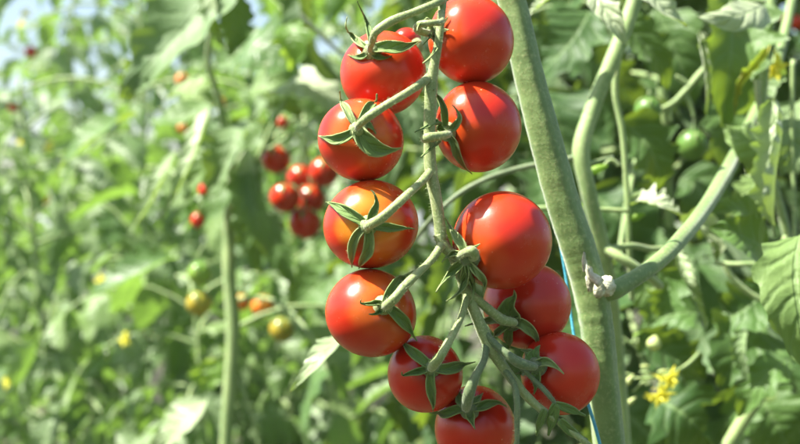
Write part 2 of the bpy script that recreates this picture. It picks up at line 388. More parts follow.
S = {}
S[1] = tomato(383, 73.5, 42.5, 43, .350, (372, 52), [
    ([(362, 46, 2.5), (352, 36, 4), (346, 26, 5.5), (347, 17, 5)], 9, .5, .3),
    ([(362, 57, 1.2), (354, 57, 1.5), (348, 55, 2.0)], 6, .3, 0),
    ([(384, 50, 2.2), (398, 50, 3.5), (410, 46, 4.5), (421, 41, 5.5)], 17, .45, -.2),
    ([(370, 38, 3), (366, 22, 4), (361, 10, 5), (357, 1, 5.5)], 8, .6, .2),
    ([(378, 57, 1), (386, 58, 1), (392, 56, 1)], 7, .3, 0)], M_RED,
    'red cherry tomato at the truss top left, wide pale sepal across its shoulder', 1)
S[2] = tomato(471, 40, 43, 44.5, .3445, (436, 32), [
    ([(432, 24, 10), (424, 23, 20), (418, 27, 22), (417, 31, 22)], 8, .6, .4),
    ([(439, 42, 8), (437, 50, 16), (430, 58, 23), (423, 63, 24)], 9, .5, .3),
    ([(442, 24, 1.2), (446, 20, 1.5), (448, 17, 1.5)], 10, .3, 0),
    ([(430, 38, 14), (423, 45, 18)], 7, .5, .5),
    ([(444, 30, 1), (449, 30, 1.2)], 8, .4, .2)], M_RED,
    'topmost red cherry tomato, cut by the top edge, right of the upper stalk knot', 2)
S[3] = tomato(361, 140, 43, 41.5, .336, (358, 130), [
    ([(352, 121, 1.8), (346, 110, 2.5), (341, 100, 3.5), (340, 91, 5)], 10, .5, .2),
    ([(364, 118, 1.5), (370, 107, 2.2), (376, 101, 3), (377, 94, 4)], 11, .4, 0),
    ([(348, 136, 1), (335, 140, 1), (326, 138, 1.4), (319, 136, 1.5)], 11, .35, 0),
    ([(365, 140, 1), (373, 147, 1.2), (386, 150, 1.6), (401, 148, 3)], 20, .4, .1),
    ([(366, 124, .6), (372, 128, .8), (376, 134, .8)], 9, .3, 0)], M_ORSH,
    'orange-red cherry tomato second down on the left, broad sepal curling to its right', 3)
S[4] = tomato(478, 127, 44, 45, .343, (447, 132), [
    ([(446, 120, 3), (444, 108, 7), (439, 98, 11), (434, 90, 14)], 9, .5, .2),
    ([(456, 126, 1.2), (460, 118, 1.6), (456, 109, 2.2), (452, 105, 2.5)], 8, .4, 0),
    ([(440, 125, 8), (428, 127, 18), (415, 132, 19)], 10, .5, .2),
    ([(441, 141, 8), (431, 149, 18), (421, 157, 19)], 10, .4, .3),
    ([(454, 142, 1.2), (458, 155, 1.5), (466, 168, 1.8), (472, 174, 2)], 9, .4, 0)], M_RED,
    'bright red cherry tomato second down on the right, overlapping the thick stem', 4)
S[5] = tomato(371, 224.5, 47.5, 44.5, .334, (368, 225), [
    ([(372, 214, 2), (376, 204, 2.8), (375, 196, 4), (371, 190, 5)], 10, .5, .2),
    ([(357, 218, 1.2), (345, 211, 1.6), (334, 205, 2), (326, 202, 2.5)], 12, .4, 0),
    ([(384, 227, .8), (396, 228, 1), (406, 228, 1.4), (414, 229, 2)], 9, .35, 0),
    ([(358, 234, 1), (353, 246, 1.2), (352, 258, 1.6), (352, 267, 2)], 10, .4, 0),
    ([(370, 237, 1), (369, 250, 1.4), (363, 260, 2), (359, 268, 2.5)], 12, .4, .2)], M_TURN,
    'cherry tomato with yellow-orange shoulder and a star of sepals, left column', 5)
S[6] = tomato(371, 313, 46, 44, .332, (384, 305), [
    ([(390, 295, 1.5), (398, 285, 2.2), (405, 277, 3), (413, 271, 3.5)], 19, .45, .1),
    ([(377, 303, 1.5), (369, 304, 2.4), (361, 303, 3.4), (361, 300, 4.2)], 10, .7, 0),
    ([(380, 311, 1.2), (374, 314, 1.8), (369, 314, 2.5)], 8, .6, 0),
    ([(393, 312, 1.2), (402, 321, 1.6), (410, 331, 2.2), (417, 341, 3)], 14, .45, 0)], M_ORSH,
    'red cherry tomato at the bottom of the left column, its stalk end turned right', 6)
S[7] = tomato(502, 240.5, 49.5, 50, .3285, (470, 258), [
    ([(463, 246, 2.4), (455, 234, 3), (449, 224, 3.5), (445, 217, 4)], 9, .4, .2),
    ([(476, 268, 2), (483, 276, 2.6), (485, 286, 3), (483, 296, 3.5)], 9, .5, .2),
    ([(462, 264, 3.5), (452, 274, 5), (443, 283, 6), (436, 292, 7)], 11, .5, .2),
    ([(468, 272, 3), (465, 284, 4.5), (456, 294, 5.5), (446, 301, 6.5)], 12, .5, .2),
    ([(474, 248, .8), (480, 244, .8)], 7, .4, 0),
    ([(470, 270, 3), (474, 282, 4), (474, 294, 5), (470, 304, 5)], 9, .6, .4),
    ([(460, 254, 4), (450, 256, 6), (442, 262, 7)], 8, .6, .2)], M_RED,
    'largest red cherry tomato, bare face to the viewer, middle of the right side', 7)
S[8] = tomato(527, 305, 43.5, 43.5, .3505, (512, 322), [
    ([(509, 312, 3), (510, 303, 4), (515, 295, 4.5), (514, 290, 4.5)], 22, .3, 0),
    ([(521, 322, 3), (530, 329, 3.5), (536, 337, 3.8), (536, 346, 4)], 12, .5, 0),
    ([(509, 332, 3), (509, 341, 3.2), (510, 348, 3.5)], 9, .4, 0),
    ([(504, 328, 4), (497, 334, 5), (492, 338, 5)], 10, .6, .3),
    ([(500, 320, 4.5), (488, 321, 6), (476, 323, 7), (465, 326, 8)], 9, .5, .3)], M_DEEP,
    'dark red cherry tomato tucked partly behind the largest one, broad sepals on it', 8)
S[9] = tomato(560, 373, 39.5, 41, .3395, (537, 366), [
    ([(534, 358, 2), (537, 350, 2.4), (540, 345, 2.4)], 14, .3, 0),
    ([(546, 362, 1.4), (555, 366, 1.6), (564, 374, 2)], 10, .5, 0),
    ([(537, 376, 1.2), (536, 386, 1.5), (534, 394, 2)], 9, .4, 0),
    ([(528, 369, 2), (520, 373, 3), (514, 374, 4)], 9, .4, 0),
    ([(530, 354, 2), (521, 350, 3)], 10, .3, 0)], M_DEEP,
    'red cherry tomato lowest on the right, beside the blue twine', 9)
S[10] = tomato(425, 374, 37.5, 38.5, .338, (431, 368), [
    ([(421, 359, 2), (411, 351, 3), (405, 345, 3.5), (400, 340, 4)], 11, .45, 0),
    ([(420, 371, 1.5), (411, 373, 2), (403, 375, 3), (402, 372, 4)], 10, .6, 0),
    ([(443, 369, 1.2), (455, 367, 1.8), (465, 364, 3), (475, 362, 4)], 12, .45, 0),
    ([(430, 380, 1), (431, 392, 1.2), (433, 403, 1.8), (433, 411, 2.5)], 10, .45, 0),
    ([(437, 358, 1.5), (442, 350, 2)], 8, .4, 0)], M_DEEP,
    'shaded red cherry tomato left of the lower stalks, star of sepals on its face', 10)
S[11] = tomato(475, 428, 41, 42, .347, (469, 410), [
    ([(458, 410, 1.5), (447, 414, 2), (438, 413, 2.6), (430, 413, 3.2)], 11, .5, 0),
    ([(481, 407, 1), (490, 404, 1.4), (499, 403, 1.8), (507, 407, 2.4)], 11, .5, 0),
    ([(471, 418, 1), (473, 424, 1.6), (475, 429, 2.4)], 10, .5, 0),
    ([(463, 402, 2), (459, 395, 2.6), (462, 390, 2.8)], 12, .4, 0),
    ([(477, 400, 1.5), (483, 393, 2)], 9, .4, 0)], M_DEEP,
    'shaded red cherry tomato at the bottom edge of the picture, under the lower stalks', 11)
# a further one, mostly hidden at the back of the top
S[12] = tomato(407, 40, 14, 12, .395, (416, 46), [([(414, 50, 1), (411, 53, 1)], 4, .3, 0)], M_DEEP,
    'small red tomato mostly hidden in the gap behind the two top tomatoes', 12)

# ------------------------------------------------------------------ the near truss
truss = empty('fruit_truss', P(441, 0, .33), 'pale downy stalk carrying the row of near red tomatoes, running down the middle', 'fruit stalk')
RY = .3235
def rp(x, y, d=0): return P(x, y, RY + d * .001)
def w(px, Y=RY): return MM(px * .9, Y) / 2
tb = Tubes(5)
tb.tube([rp(450, -60, 4), rp(443, 0, 2), rp(438, 45, 0), rp(433, 72, 0), rp(431, 88), rp(430, 110), rp(429.5, 140), rp(431, 172), rp(436, 200), rp(439, 222), rp(441, 240)],
        [w(9), w(9), w(9.5), w(11.5), w(13.5), w(13), w(13), w(14.5), w(14), w(13), w(14)], n=90, seg=18, hair=11, hl=.00075)
tb.tube([rp(439, 234), rp(444, 246), rp(451, 253), rp(458, 257, -2), rp(463, 259, -5)], [w(13), w(13), w(11), w(11), w(10)], n=30, seg=16, hair=10, hl=.0007)
tb.tube([rp(440, 225, 4), rp(447, 246, 6), rp(456, 266, 5), rp(466, 290, 3), rp(478, 320, 2), rp(489, 345, 2), rp(502, 365, 3), rp(518, 386, 3), rp(535, 404, 3), rp(556, 420, 3), rp(585, 442, 3), rp(610, 462, 3)],
        [w(8), w(9), w(10), w(12), w(13), w(14), w(12), w(10.5), w(9.5), w(8), w(7), w(6)], n=90, seg=16, hair=8, hl=.0007)
tb.build('stalk', M_STALK, truss)
def pedicel(pts, ws, knob=1.25, mat=M_STALK, hair=9):
    t = Tubes(int(pts[0][0]))
    ws = list(ws); ws[-1] *= .62; ws[-2] *= .92
    t.tube([Vector(p) for p in pts], [MM(x * .78, .325) / 2 for x in ws], n=12 * len(pts), seg=14, hair=hair, hl=.0006)
    t.build('pedicel', mat, truss)
def on(t, l=.0018): return S[t]['att'] + S[t]['axis'] * l
pedicel([P(443, 0, .3245), P(432, 5, .321), P(412, 13, .319), P(390, 22, .318), P(376, 32, .318), P(372, 42, .322), on(1, .001)], [10, 10, 10, 11, 10, 9.5, 10])
pedicel([P(441, 12, .3235), P(441, 22, .320), P(433, 23, .317), P(421, 24, .318), P(417, 29, .322), P(426, 33, .327), on(2)], [8, 8, 8, 9, 10, 10, 11])
pedicel([P(433, 72, .330), P(426, 80, .322), P(405, 94, .317), P(385, 106, .314), P(368, 117, .314), P(360, 124, .3165), on(3)], [12, 11, 10, 10.5, 11, 10, 12])
pedicel([P(431, 138, .322), P(425, 139, .318), P(427, 138, .316), P(440, 136, .317), on(4)], [10, 11, 12, 12, 10])
pedicel([P(433, 168, .324), P(424, 179, .320), P(407, 195, .315), P(393, 208, .312), P(380, 219, .311), P(369, 225, .3135), on(5)], [13, 11, 10, 11, 12, 13, 13])
pedicel([P(441, 246, .322), P(432, 259, .318), P(416, 275, .313), P(403, 288, .310), P(394, 299, .309), P(387, 305, .312), on(6)], [12, 10, 10, 11, 12, 13, 13])
pedicel([P(459, 258, .321), P(465, 253, .314), P(472, 251, .311), P(475, 255, .3125), on(7, .001)], [10, 11, 12, 12, 12])
pedicel([P(459, 272, .325), P(464, 288, .325), P(478, 300, .326), P(492, 312, .328), P(503, 320, .330), P(513, 322, .332), on(8, .001)], [9, 12, 11, 12, 13, 12, 11])
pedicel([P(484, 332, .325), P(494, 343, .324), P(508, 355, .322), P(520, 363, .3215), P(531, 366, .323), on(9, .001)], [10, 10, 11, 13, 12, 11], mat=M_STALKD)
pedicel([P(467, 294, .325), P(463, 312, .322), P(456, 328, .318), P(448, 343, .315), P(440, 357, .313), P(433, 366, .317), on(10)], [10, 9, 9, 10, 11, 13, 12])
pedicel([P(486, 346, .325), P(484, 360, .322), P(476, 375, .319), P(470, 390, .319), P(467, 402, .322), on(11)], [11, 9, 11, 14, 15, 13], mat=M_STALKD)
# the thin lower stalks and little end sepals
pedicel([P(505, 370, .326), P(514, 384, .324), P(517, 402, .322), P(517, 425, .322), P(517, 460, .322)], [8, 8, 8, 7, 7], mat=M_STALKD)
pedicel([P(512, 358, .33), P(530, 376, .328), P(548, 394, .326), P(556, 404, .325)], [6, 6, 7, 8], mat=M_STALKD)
for (a, b, c, W_) in [((556, 404), (552, 420), (548, 436), 11), ((556, 404), (572, 410), (586, 416), 8), ((560, 420), (572, 432), (588, 440), 9), ((545, 410), (540, 422), (536, 436), 7)]:
    path = np.array([tuple(P(x, y, .324 + 0.002 * i)) for i, (x, y) in enumerate((a, b, c))])
    V, uv = strip(path, MM(W_, .325), (0, -1, .2), 14, 5, .5, .2)
    o_ = mesh('sepal', V, grid_faces(14, 5), M_SEPAL, truss, uv=uv, tint=np.full(len(V), .5))
    md = o_.modifiers.new('thick', 'SOLIDIFY'); md.thickness = .0005

# ------------------------------------------------------------------ leaves
def leaf(root, pts, W, mat=M_LEAFN, fold=.25, roll=0., twist=0., wr=.06, quilt=.035, tint=.5, lobes=5, lobe=.28, nrm=(0, -1, .35), nu=44, nv=19, seed=0, name='leaf', prof=None):
    roll = roll * .25; W = W * 1.3; quilt = min(quilt, .03); wr *= .8
    if root.name == 'tomato_plant.003': W *= 1.2; fold *= .7
    path = np.array([tuple(P(*p)) for p in pts]); Ym = sum(p[2] for p in pts) / len(pts)
    V, uv = strip(path, MM(W, Ym), nrm, nu, nv, fold, roll, wr=wr, seed=seed or int(pts[0][0] * 7 + pts[-1][1]), lobes=lobes, lobe=lobe, twist=twist, quilt=quilt, prof=prof or leaf_prof)
    rr = np.random.default_rng(seed + 3)
    return mesh(name, V, grid_faces(nu, nv), mat, root, uv=uv, tint=np.full(len(V), tint))
def leaf_prof(u): return (np.sin(np.pi * np.clip(u, 0, 1) ** .72) ** .8 * (1 - .25 * u) + .05 * (1 - u))

def template(nu, nv, seed):
    r = np.random.default_rng(seed)
    curl = r.uniform(.2, 1.7); n = nu
    a = np.linspace(0, 1, n) ** 1.2 * curl; y = np.concatenate([[0], np.cumsum(np.cos(a[:-1]))]) / (n - 1); z = -np.concatenate([[0], np.cumsum(np.sin(a[:-1]))]) / (n - 1)
    path = np.stack([0 * y, y, z], 1)
    V, uv = strip(path, r.uniform(.42, .68), (0, 0, 1), nu, nv, r.uniform(-.6, 1.15), 0, leaf_prof, wr=.07, seed=seed, lobes=r.integers(3, 6), lobe=.35, twist=r.uniform(-.5, .5), quilt=.04)
    return V, uv
TPL_N = [template(18, 9, i) for i in range(14)]; TPL_F = [template(9, 5, i) for i in range(14)]

def rot_from(fwd, up):
    f = fwd / np.linalg.norm(fwd); s = np.cross(f, up); s /= np.linalg.norm(s) + 1e-9; u = np.cross(s, f)
    return np.stack([s, f, u], 1)             # columns: x across, y along, z up

# open views through the foliage: (x0, y0, x1, y1, leaves only beyond this distance)
GAPS = [(252, 105, 342, 248, 1.2), (182, 250, 302, 350, 1.25), (208, 200, 248, 460, 1.12), (110, -60, 250, 110, 1.7), (50, 100, 220, 245, 1.05),
        (600, -80, 900, 520, .72), (440, -80, 620, 520, .66), (625, 55, 715, 170, .80), (195, 110, 320, 285, 1.0), (-100, -80, 200, 520, 1.15), (-50, -60, 110, 120, 2.2)]
def in_gap(o):
    if o[1] < .05: return True
    px = 400 + o[0] / o[1] * F; py = 222 - (o[2] - H) / o[1] * F
    return any(a < px < c and b < py < d and o[1] < Y for a, b, c, d, Y in GAPS)
class Foliage:
    def __init__(s, seed, near=True): s.r = np.random.default_rng(seed); s.V = []; s.UV = []; s.T = []; s.n = 0; s.tb = Tubes(seed); s.near = near
    def leaflet(s, o, fwd, up, L, tint):
        if o[1] > 0 and (in_gap(o) or in_gap(o + fwd / np.linalg.norm(fwd) * L)): return
        T = TPL_N if s.near else TPL_F; V, uv = T[s.r.integers(len(T))]
        V = V * L
        if s.r.random() < .5: V = V * np.array([-1, 1, 1])
        V = V @ rot_from(fwd, up).T + o
        s.V.append(V); s.UV.append(uv); s.T.append(np.full(len(V), tint))
    def compound(s, o, az, pitch, L, droop, tint, ok=None, stalk=True):
        """one tomato leaf: a drooping rachis with pairs of leaflets and an end leaflet"""
        r = s.r; n = 9; d0 = np.array([math.cos(az), math.sin(az), 0.]); pts = [np.array(o, float)]; dirs = []
        for i in range(n):
            p = pitch - droop * (i / n) ** .8; dd = d0 * math.cos(p) + np.array([0, 0, math.sin(p)]); dirs.append(dd); pts.append(pts[-1] + dd * L / n)
        pts = np.array(pts)
        if ok is not None and not all(ok(q) for q in pts[::3]): return
        if stalk: s.tb.tube(pts[::3], [L * .013, L * .011, L * .008, L * .005], n=8, seg=5, cap=False)
        for k, i in enumerate((3, 5, 7)):
            for sd in (-1, 1):
                dd = dirs[i]; side = np.cross(dd, [0, 0, 1]); side /= np.linalg.norm(side) + 1e-9
                f = side * sd * r.uniform(.7, 1.1) + dd * r.uniform(.3, .8) + np.array([0, 0, -r.uniform(.0, .7)]) + r.normal(size=3) * .12
                up = np.array([0, 0, 1.]) + r.normal(size=3) * .35
                s.leaflet(pts[i] + side * sd * L * .03, f, up, L * r.uniform(.24, .38) * (1.1 - .1 * k), np.clip(tint + r.normal() * .12, 0, 1))
        s.leaflet(pts[-1], dirs[-1] + r.normal(size=3) * .1, np.array([0, 0, 1.]) + d0 * .6 + r.normal(size=3) * .3, L * r.uniform(.36, .46), np.clip(tint + r.normal() * .1, 0, 1))
    def build(s, root, mat, name='foliage'):
        if not s.V: return
        nv = len(s.V[0]); g = grid_faces(18, 9) if s.near else grid_faces(9, 5)
        Q = (g[None] + (np.arange(len(s.V)) * nv)[:, None, None]).reshape(-1, 4)
        o = mesh(name, np.vstack(s.V), Q, mat, root, uv=np.vstack(s.UV), tint=np.concatenate(s.T))
        if s.tb.V and root is not None: s.tb.build('leaf_stalks', M_STEMG, root)
        return o

def clear(q):                                # leave the space round the near truss and in front of it free
    return q[1] > .56 and not (q[1] < .75 and abs(q[0]) < .06)
def plant(name, x, y, top, label, seed, nleaf=22, L=(.18, .28), near=True, mat=M_LEAF, tint=.5, zmin=.1, stem_pts=None, ok=clear, r0=.006, group=None):
    root = empty(name, (x, y, 0), label, 'plant', group)
    r = np.random.default_rng(seed); f = Foliage(seed, near)
    if stem_pts is None:
        stem_pts = [(x + r.normal() * .012, y + r.normal() * .012, z) for z in np.linspace(0, top, 7)]
    t = Tubes(seed); t.tube(stem_pts, np.linspace(r0, r0 * .45, len(stem_pts)), n=40, seg=8); t.build('stem', M_STEMG, root)
    C = spline(stem_pts, 60); az = r.uniform(0, 6)
    for k in range(nleaf):
        h = zmin + (top - zmin) * (k + r.uniform(0, 1)) / nleaf; c = C[np.argmin(abs(C[:, 2] - h))]; az += 2.4 + r.normal() * .3
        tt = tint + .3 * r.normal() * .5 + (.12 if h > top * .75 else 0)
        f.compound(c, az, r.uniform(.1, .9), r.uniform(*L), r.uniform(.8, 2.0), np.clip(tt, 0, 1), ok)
    f.build(root, mat); return root

# ------------------------------------------------------------------ ground
V = []; n = 60
xs = np.concatenate([np.linspace(-6, 6, n - 2)]); xs = np.concatenate([[-1500], xs, [1500]]); ys = np.concatenate([[-1500], np.linspace(-4, 8, n - 2), [1500]])
rg = np.random.default_rng(4)
for a_ in ys:
    for b_ in xs: V.append((b_, a_, rg.normal() * .012 if abs(a_) < 9 and abs(b_) < 7 else 0))
ground = mesh('ground', V, grid_faces(n, n), M_SOIL); tag(ground, 'bare brown soil under the plants', kind='structure')
del ground['label']

# ------------------------------------------------------------------ the plant with the thick stem
mp = empty('tomato_plant', (P(600, 444, .39).x, .39, 0), 'thick pale green stem with a whitish scar at its branch, right of the fruit', 'plant')
tb = Tubes(9)
tb.tube([(.11, .37, H + .45), P(470, -150, .372), P(498, -40, .374), P(511, 0, .375), P(527, 70, .375), P(545, 140, .375), P(563, 205, .376), P(580, 255, .377), P(590, 290, .378), P(597, 330, .378), P(602, 380, .379), P(609, 444, .380), P(620, 540, .382), (.085, .385, .35), (.09, .39, .0)],
        [MM(x * .95, .375) / 2 for x in (22, 25, 27, 29, 31, 33.5, 35, 37, 37, 35, 34, 34, 35, 38, 40)], n=220, seg=28, bump=.04, hair=22, hl=.0006, hw=.00003, ridges=5)
tb.build('stem', M_STEM, mp)
tb = Tubes(10)
tb.tube([P(592, 291, .380), P(607, 292, .377), P(630, 281, .382), P(660, 260, .395), P(685, 234, .415), P(705, 208, .445), P(722, 180, .48), P(737, 152, .53), P(752, 120, .57), P(775, 70, .62), P(800, -40, .66)],
        [MM(x, Y) / 2 for x, Y in ((20, .38), (20, .377), (17, .382), (16, .395), (15.5, .415), (15, .445), (15, .48), (14, .53), (12, .57), (11, .62), (9, .66))], n=80, seg=20, bump=.03, hair=6, hl=.0005)
tb.build('side_branch', M_STEM, mp)
tb = Tubes(11)
tb.blob(P(607, 286, .370), .0031, (.9, .8, 1.1), .08, 18, 24); tb.blob(P(599, 289, .368), .0022, (.9, .5, 1.3), .08, 16, 20); tb.blob(P(590, 279, .3645), .0017, (.8, .4, 2.4), .08, 16, 20); tb.blob(P(584, 262, .3625), .0009, (.8, .5, 3.6), .08, 14, 16)
tb.tube([P(584, 255, .366), P(590, 274, .364), P(601, 283, .362)], [.0003, .0011, .0016], n=12, seg=8, bump=.4)
sr = tb.build('pruning_scar', M_SCAR, mp)

# blue twine behind the stem
tw = Tubes(12)
tw.tube([P(520, -160, .392), P(516, -10, .392), P(530, 80, .394), P(552, 200, .394), P(568, 290, .394), P(572, 322, .393), P(580, 370, .388), P(587, 400, .3605), P(596, 430, .3585), P(606, 470, .358), P(622, 560, .36), P(632, 700, .362), (.08, .37, .0)],
        [.00055] * 13, n=160, seg=7, bump=.1)
two = tw.build('twine', M_TWINE, None)
tag(two, 'thin blue support twine wound round the thick green stem', 'twine')

# ------------------------------------------------------------------ second plant behind, right
p2 = empty('tomato_plant', (P(640, 444, .53).x, .53, 0), 'slender bright green stem bending behind the thick one, right of the truss', 'plant')
tb = Tubes(13)
tb.tube([P(690, -220, .52), P(650, -50, .52), P(633, 5, .52), P(613, 58, .51), P(592, 110, .505), P(581, 152, .50), P(588, 190, .50), P(600, 240, .505), P(608, 280, .51), P(615, 340, .52), P(625, 480, .53), (.11, .53, 0)],
        [MM(x, .5) / 2 for x in (14, 15, 16, 16, 16, 17, 16, 16, 16, 16, 17, 20)], n=110, seg=16, bump=.03, hair=3)
tb.build('stem', M_STEMG, p2)
def thin(root, pts, W, name='leaf_stalk', mat=M_STEMG, seed=3):
    t = Tubes(seed + int(pts[0][0])); Ym = pts[0][2]
    t.tube([P(*p) for p in pts], [MM(W, Ym) / 2 * (1.0 - .3 * i / len(pts)) for i in range(len(pts))], n=9 * len(pts), seg=9, hair=1.5, bump=.04)
    return t.build(name, mat, root)
thin(p2, [(580, 156, .50), (560, 161, .50), (530, 166, .50), (500, 174, .50), (465, 190, .50), (438, 212, .50), (415, 240, .51)], 6.5, mat=M_STALKD)
thin(p2, [(605, 247, .505), (618, 256, .50), (640, 270, .50), (660, 286, .51)], 11)
thin(p2, [(606, 250, .505), (630, 246, .51), (652, 249, .52), (680, 246, .53)], 7)
thin(p2, [(520, 210, .52), (560, 208, .52), (590, 209, .52), (628, 211, .52)], 6)
thin(p2, [(618, 60, .53), (615, 90, .53), (622, 130, .53), (626, 180, .53), (629, 245, .53), (632, 300, .54)], 7)
thin(p2, [(628, 197, .53), (640, 194, .53), (654, 193, .53)], 5)
thin(p2, [(619, 166, .53), (611, 160, .53), (604, 166, .53)], 4)
thin(p2, [(585, 165, .5), (600, 160, .51), (612, 157, .52)], 3.5)

def bud(root, x, y, Y, L, ang, mat=M_BUD, name='bud', W=.4):
    d = Vector((math.cos(ang), 0, math.sin(ang))); c = P(x, y, Y); l = MM(L, Y)
    t = Tubes(int(x)); t.tube([c - d * l / 2, c - d * l * .3, c, c + d * l * .3, c + d * l / 2], [l * .12, l * W * .42, l * W * .5, l * W * .3, l * .04], n=14, seg=10)
    return t.build(name, mat, root)
M_GREEND = fruit_mat('shaded_green_skin', (0.09, 0.19, 0.03), (0.12, 0.22, 0.04), (0.07, 0.16, 0.025), .3, rough=.4, dots=False)  # darker copy of the green skin, shade on the right-hand fruit painted in
M_BUDG = plain_mat('green_bud', (0.20, 0.36, 0.04), (0.28, 0.44, 0.06), 300, .5, tr=(.4, .6, .05))
bud(p2, 598, 169, .52, 21, .35, M_BUDG); bud(p2, 636, 217, .53, 20, .3, M_BUDG); bud(p2, 577, 206, .52, 16, .2, M_BUDG)

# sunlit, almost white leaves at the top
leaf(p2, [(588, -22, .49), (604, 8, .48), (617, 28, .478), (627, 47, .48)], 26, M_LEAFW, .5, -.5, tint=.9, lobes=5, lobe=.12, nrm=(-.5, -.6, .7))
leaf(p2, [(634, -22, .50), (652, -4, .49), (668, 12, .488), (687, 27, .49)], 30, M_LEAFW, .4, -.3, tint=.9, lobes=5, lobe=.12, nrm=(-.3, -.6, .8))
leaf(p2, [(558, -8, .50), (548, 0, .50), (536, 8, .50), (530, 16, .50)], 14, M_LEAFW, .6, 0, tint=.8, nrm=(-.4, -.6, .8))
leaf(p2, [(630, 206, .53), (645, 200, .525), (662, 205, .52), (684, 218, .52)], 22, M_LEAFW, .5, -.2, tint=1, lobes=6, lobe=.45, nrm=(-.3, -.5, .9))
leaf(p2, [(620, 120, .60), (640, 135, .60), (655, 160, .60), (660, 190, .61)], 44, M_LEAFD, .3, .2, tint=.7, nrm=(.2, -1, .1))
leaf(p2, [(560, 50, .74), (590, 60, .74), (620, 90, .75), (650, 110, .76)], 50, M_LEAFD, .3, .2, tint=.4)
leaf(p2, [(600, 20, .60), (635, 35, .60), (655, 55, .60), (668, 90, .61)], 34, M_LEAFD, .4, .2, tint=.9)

# ------------------------------------------------------------------ right-hand plant with the crisp leaves
p3 = empty('tomato_plant', (P(790, 444, .56).x, .56, 0), 'leafy tomato plant with pale crinkled and rolled leaves at the right edge', 'plant')
tb = Tubes(14)
tb.tube([P(800, -240, .56), P(780, -60, .56), P(772, 0, .56), P(766, 60, .56), P(762, 110, .56), P(768, 160, .56), P(786, 230, .565), P(800, 300, .57), P(815, 444, .57), (.22, .56, 0)],
        [MM(x, .56) / 2 for x in (8, 8, 9, 9, 9, 9, 9, 10, 11, 14)], n=90, seg=12, bump=.04, hair=2)
tb.build('stem', M_STEMG, p3)
tb = Tubes(15)
tb.tube([P(785, 360, .60), P(772, 378, .60), P(755, 402, .60), P(736, 432, .60), P(715, 470, .60), P(690, 600, .6), (.16, .6, 0)], [MM(x, .6) / 2 for x in (12, 13, 14, 14, 14, 15, 16)], n=60, seg=12, bump=.03)
tb.build('side_branch', M_STEMG, p3)
thin(p3, [(793, 60, .55), (792, 130, .55), (794, 200, .55), (797, 290, .55), (800, 340, .56)], 5)
thin(p3, [(757, 80, .53), (758, 100, .53), (764, 122, .53), (773, 150, .53)], 6, mat=M_STALK)
thin(p3, [(786, 236, .55), (770, 262, .55), (745, 264, .55), (715, 263, .56)], 6)
thin(p3, [(765, 2, .54), (745, 2, .535), (730, 3, .53)], 4)
thin(p3, [(724, 262, .58), (730, 275, .58), (745, 290, .58), (765, 302, .58)], 7)
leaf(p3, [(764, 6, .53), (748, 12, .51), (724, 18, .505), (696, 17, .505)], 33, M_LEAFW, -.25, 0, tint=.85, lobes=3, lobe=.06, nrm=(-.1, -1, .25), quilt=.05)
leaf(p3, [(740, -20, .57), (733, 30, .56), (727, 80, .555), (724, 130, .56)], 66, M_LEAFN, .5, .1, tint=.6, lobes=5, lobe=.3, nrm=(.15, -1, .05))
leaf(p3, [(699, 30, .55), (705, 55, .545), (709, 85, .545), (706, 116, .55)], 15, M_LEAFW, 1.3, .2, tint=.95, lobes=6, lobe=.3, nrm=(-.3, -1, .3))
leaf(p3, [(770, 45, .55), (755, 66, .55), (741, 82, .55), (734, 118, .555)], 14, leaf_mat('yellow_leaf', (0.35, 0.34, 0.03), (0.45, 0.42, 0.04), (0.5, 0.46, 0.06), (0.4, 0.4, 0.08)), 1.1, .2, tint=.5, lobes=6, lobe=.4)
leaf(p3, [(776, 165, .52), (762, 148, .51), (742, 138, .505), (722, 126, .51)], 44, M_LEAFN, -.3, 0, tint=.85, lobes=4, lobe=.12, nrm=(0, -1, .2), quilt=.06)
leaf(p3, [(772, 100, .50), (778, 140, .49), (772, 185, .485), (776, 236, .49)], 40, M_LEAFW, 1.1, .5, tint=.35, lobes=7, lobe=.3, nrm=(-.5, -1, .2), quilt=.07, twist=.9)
leaf(p3, [(764, 250, .50), (748, 238, .49), (730, 231, .487), (709, 228, .49)], 40, M_LEAFN, .3, 0, tint=.55, lobes=4, lobe=.10, nrm=(0, -1, .3), quilt=.05)
leaf(p3, [(760, 220, .53), (745, 211, .525), (728, 208, .52), (712, 213, .52)], 26, M_LEAFN, .3, 0, tint=.6, nrm=(0, -1, .4))
leaf(p3, [(800, 236, .43), (795, 275, .418), (800, 320, .413), (806, 372, .416)], 62, M_LEAFN, .2, 0, tint=.8, lobes=4, lobe=.14, nrm=(-.35, -1, .45), quilt=.06, nu=60, nv=27)
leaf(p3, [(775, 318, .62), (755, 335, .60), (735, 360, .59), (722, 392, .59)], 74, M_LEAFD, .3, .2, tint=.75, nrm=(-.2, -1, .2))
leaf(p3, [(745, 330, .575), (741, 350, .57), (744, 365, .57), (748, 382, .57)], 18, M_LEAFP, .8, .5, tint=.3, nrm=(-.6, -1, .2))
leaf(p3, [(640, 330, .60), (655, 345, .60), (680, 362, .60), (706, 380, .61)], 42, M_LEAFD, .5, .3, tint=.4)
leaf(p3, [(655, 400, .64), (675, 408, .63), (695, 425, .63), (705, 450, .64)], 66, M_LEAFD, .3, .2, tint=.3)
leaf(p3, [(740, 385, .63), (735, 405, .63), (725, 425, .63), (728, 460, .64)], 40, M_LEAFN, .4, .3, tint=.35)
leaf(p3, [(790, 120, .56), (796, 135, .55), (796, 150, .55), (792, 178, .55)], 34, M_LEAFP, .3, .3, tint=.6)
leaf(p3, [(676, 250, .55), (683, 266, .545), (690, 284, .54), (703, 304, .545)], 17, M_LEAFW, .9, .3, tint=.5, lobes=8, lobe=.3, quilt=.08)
leaf(p3, [(690, 230, .57), (702, 226, .56), (712, 240, .56), (716, 262, .565)], 30, M_LEAFW, 1.1, .2, tint=.7)
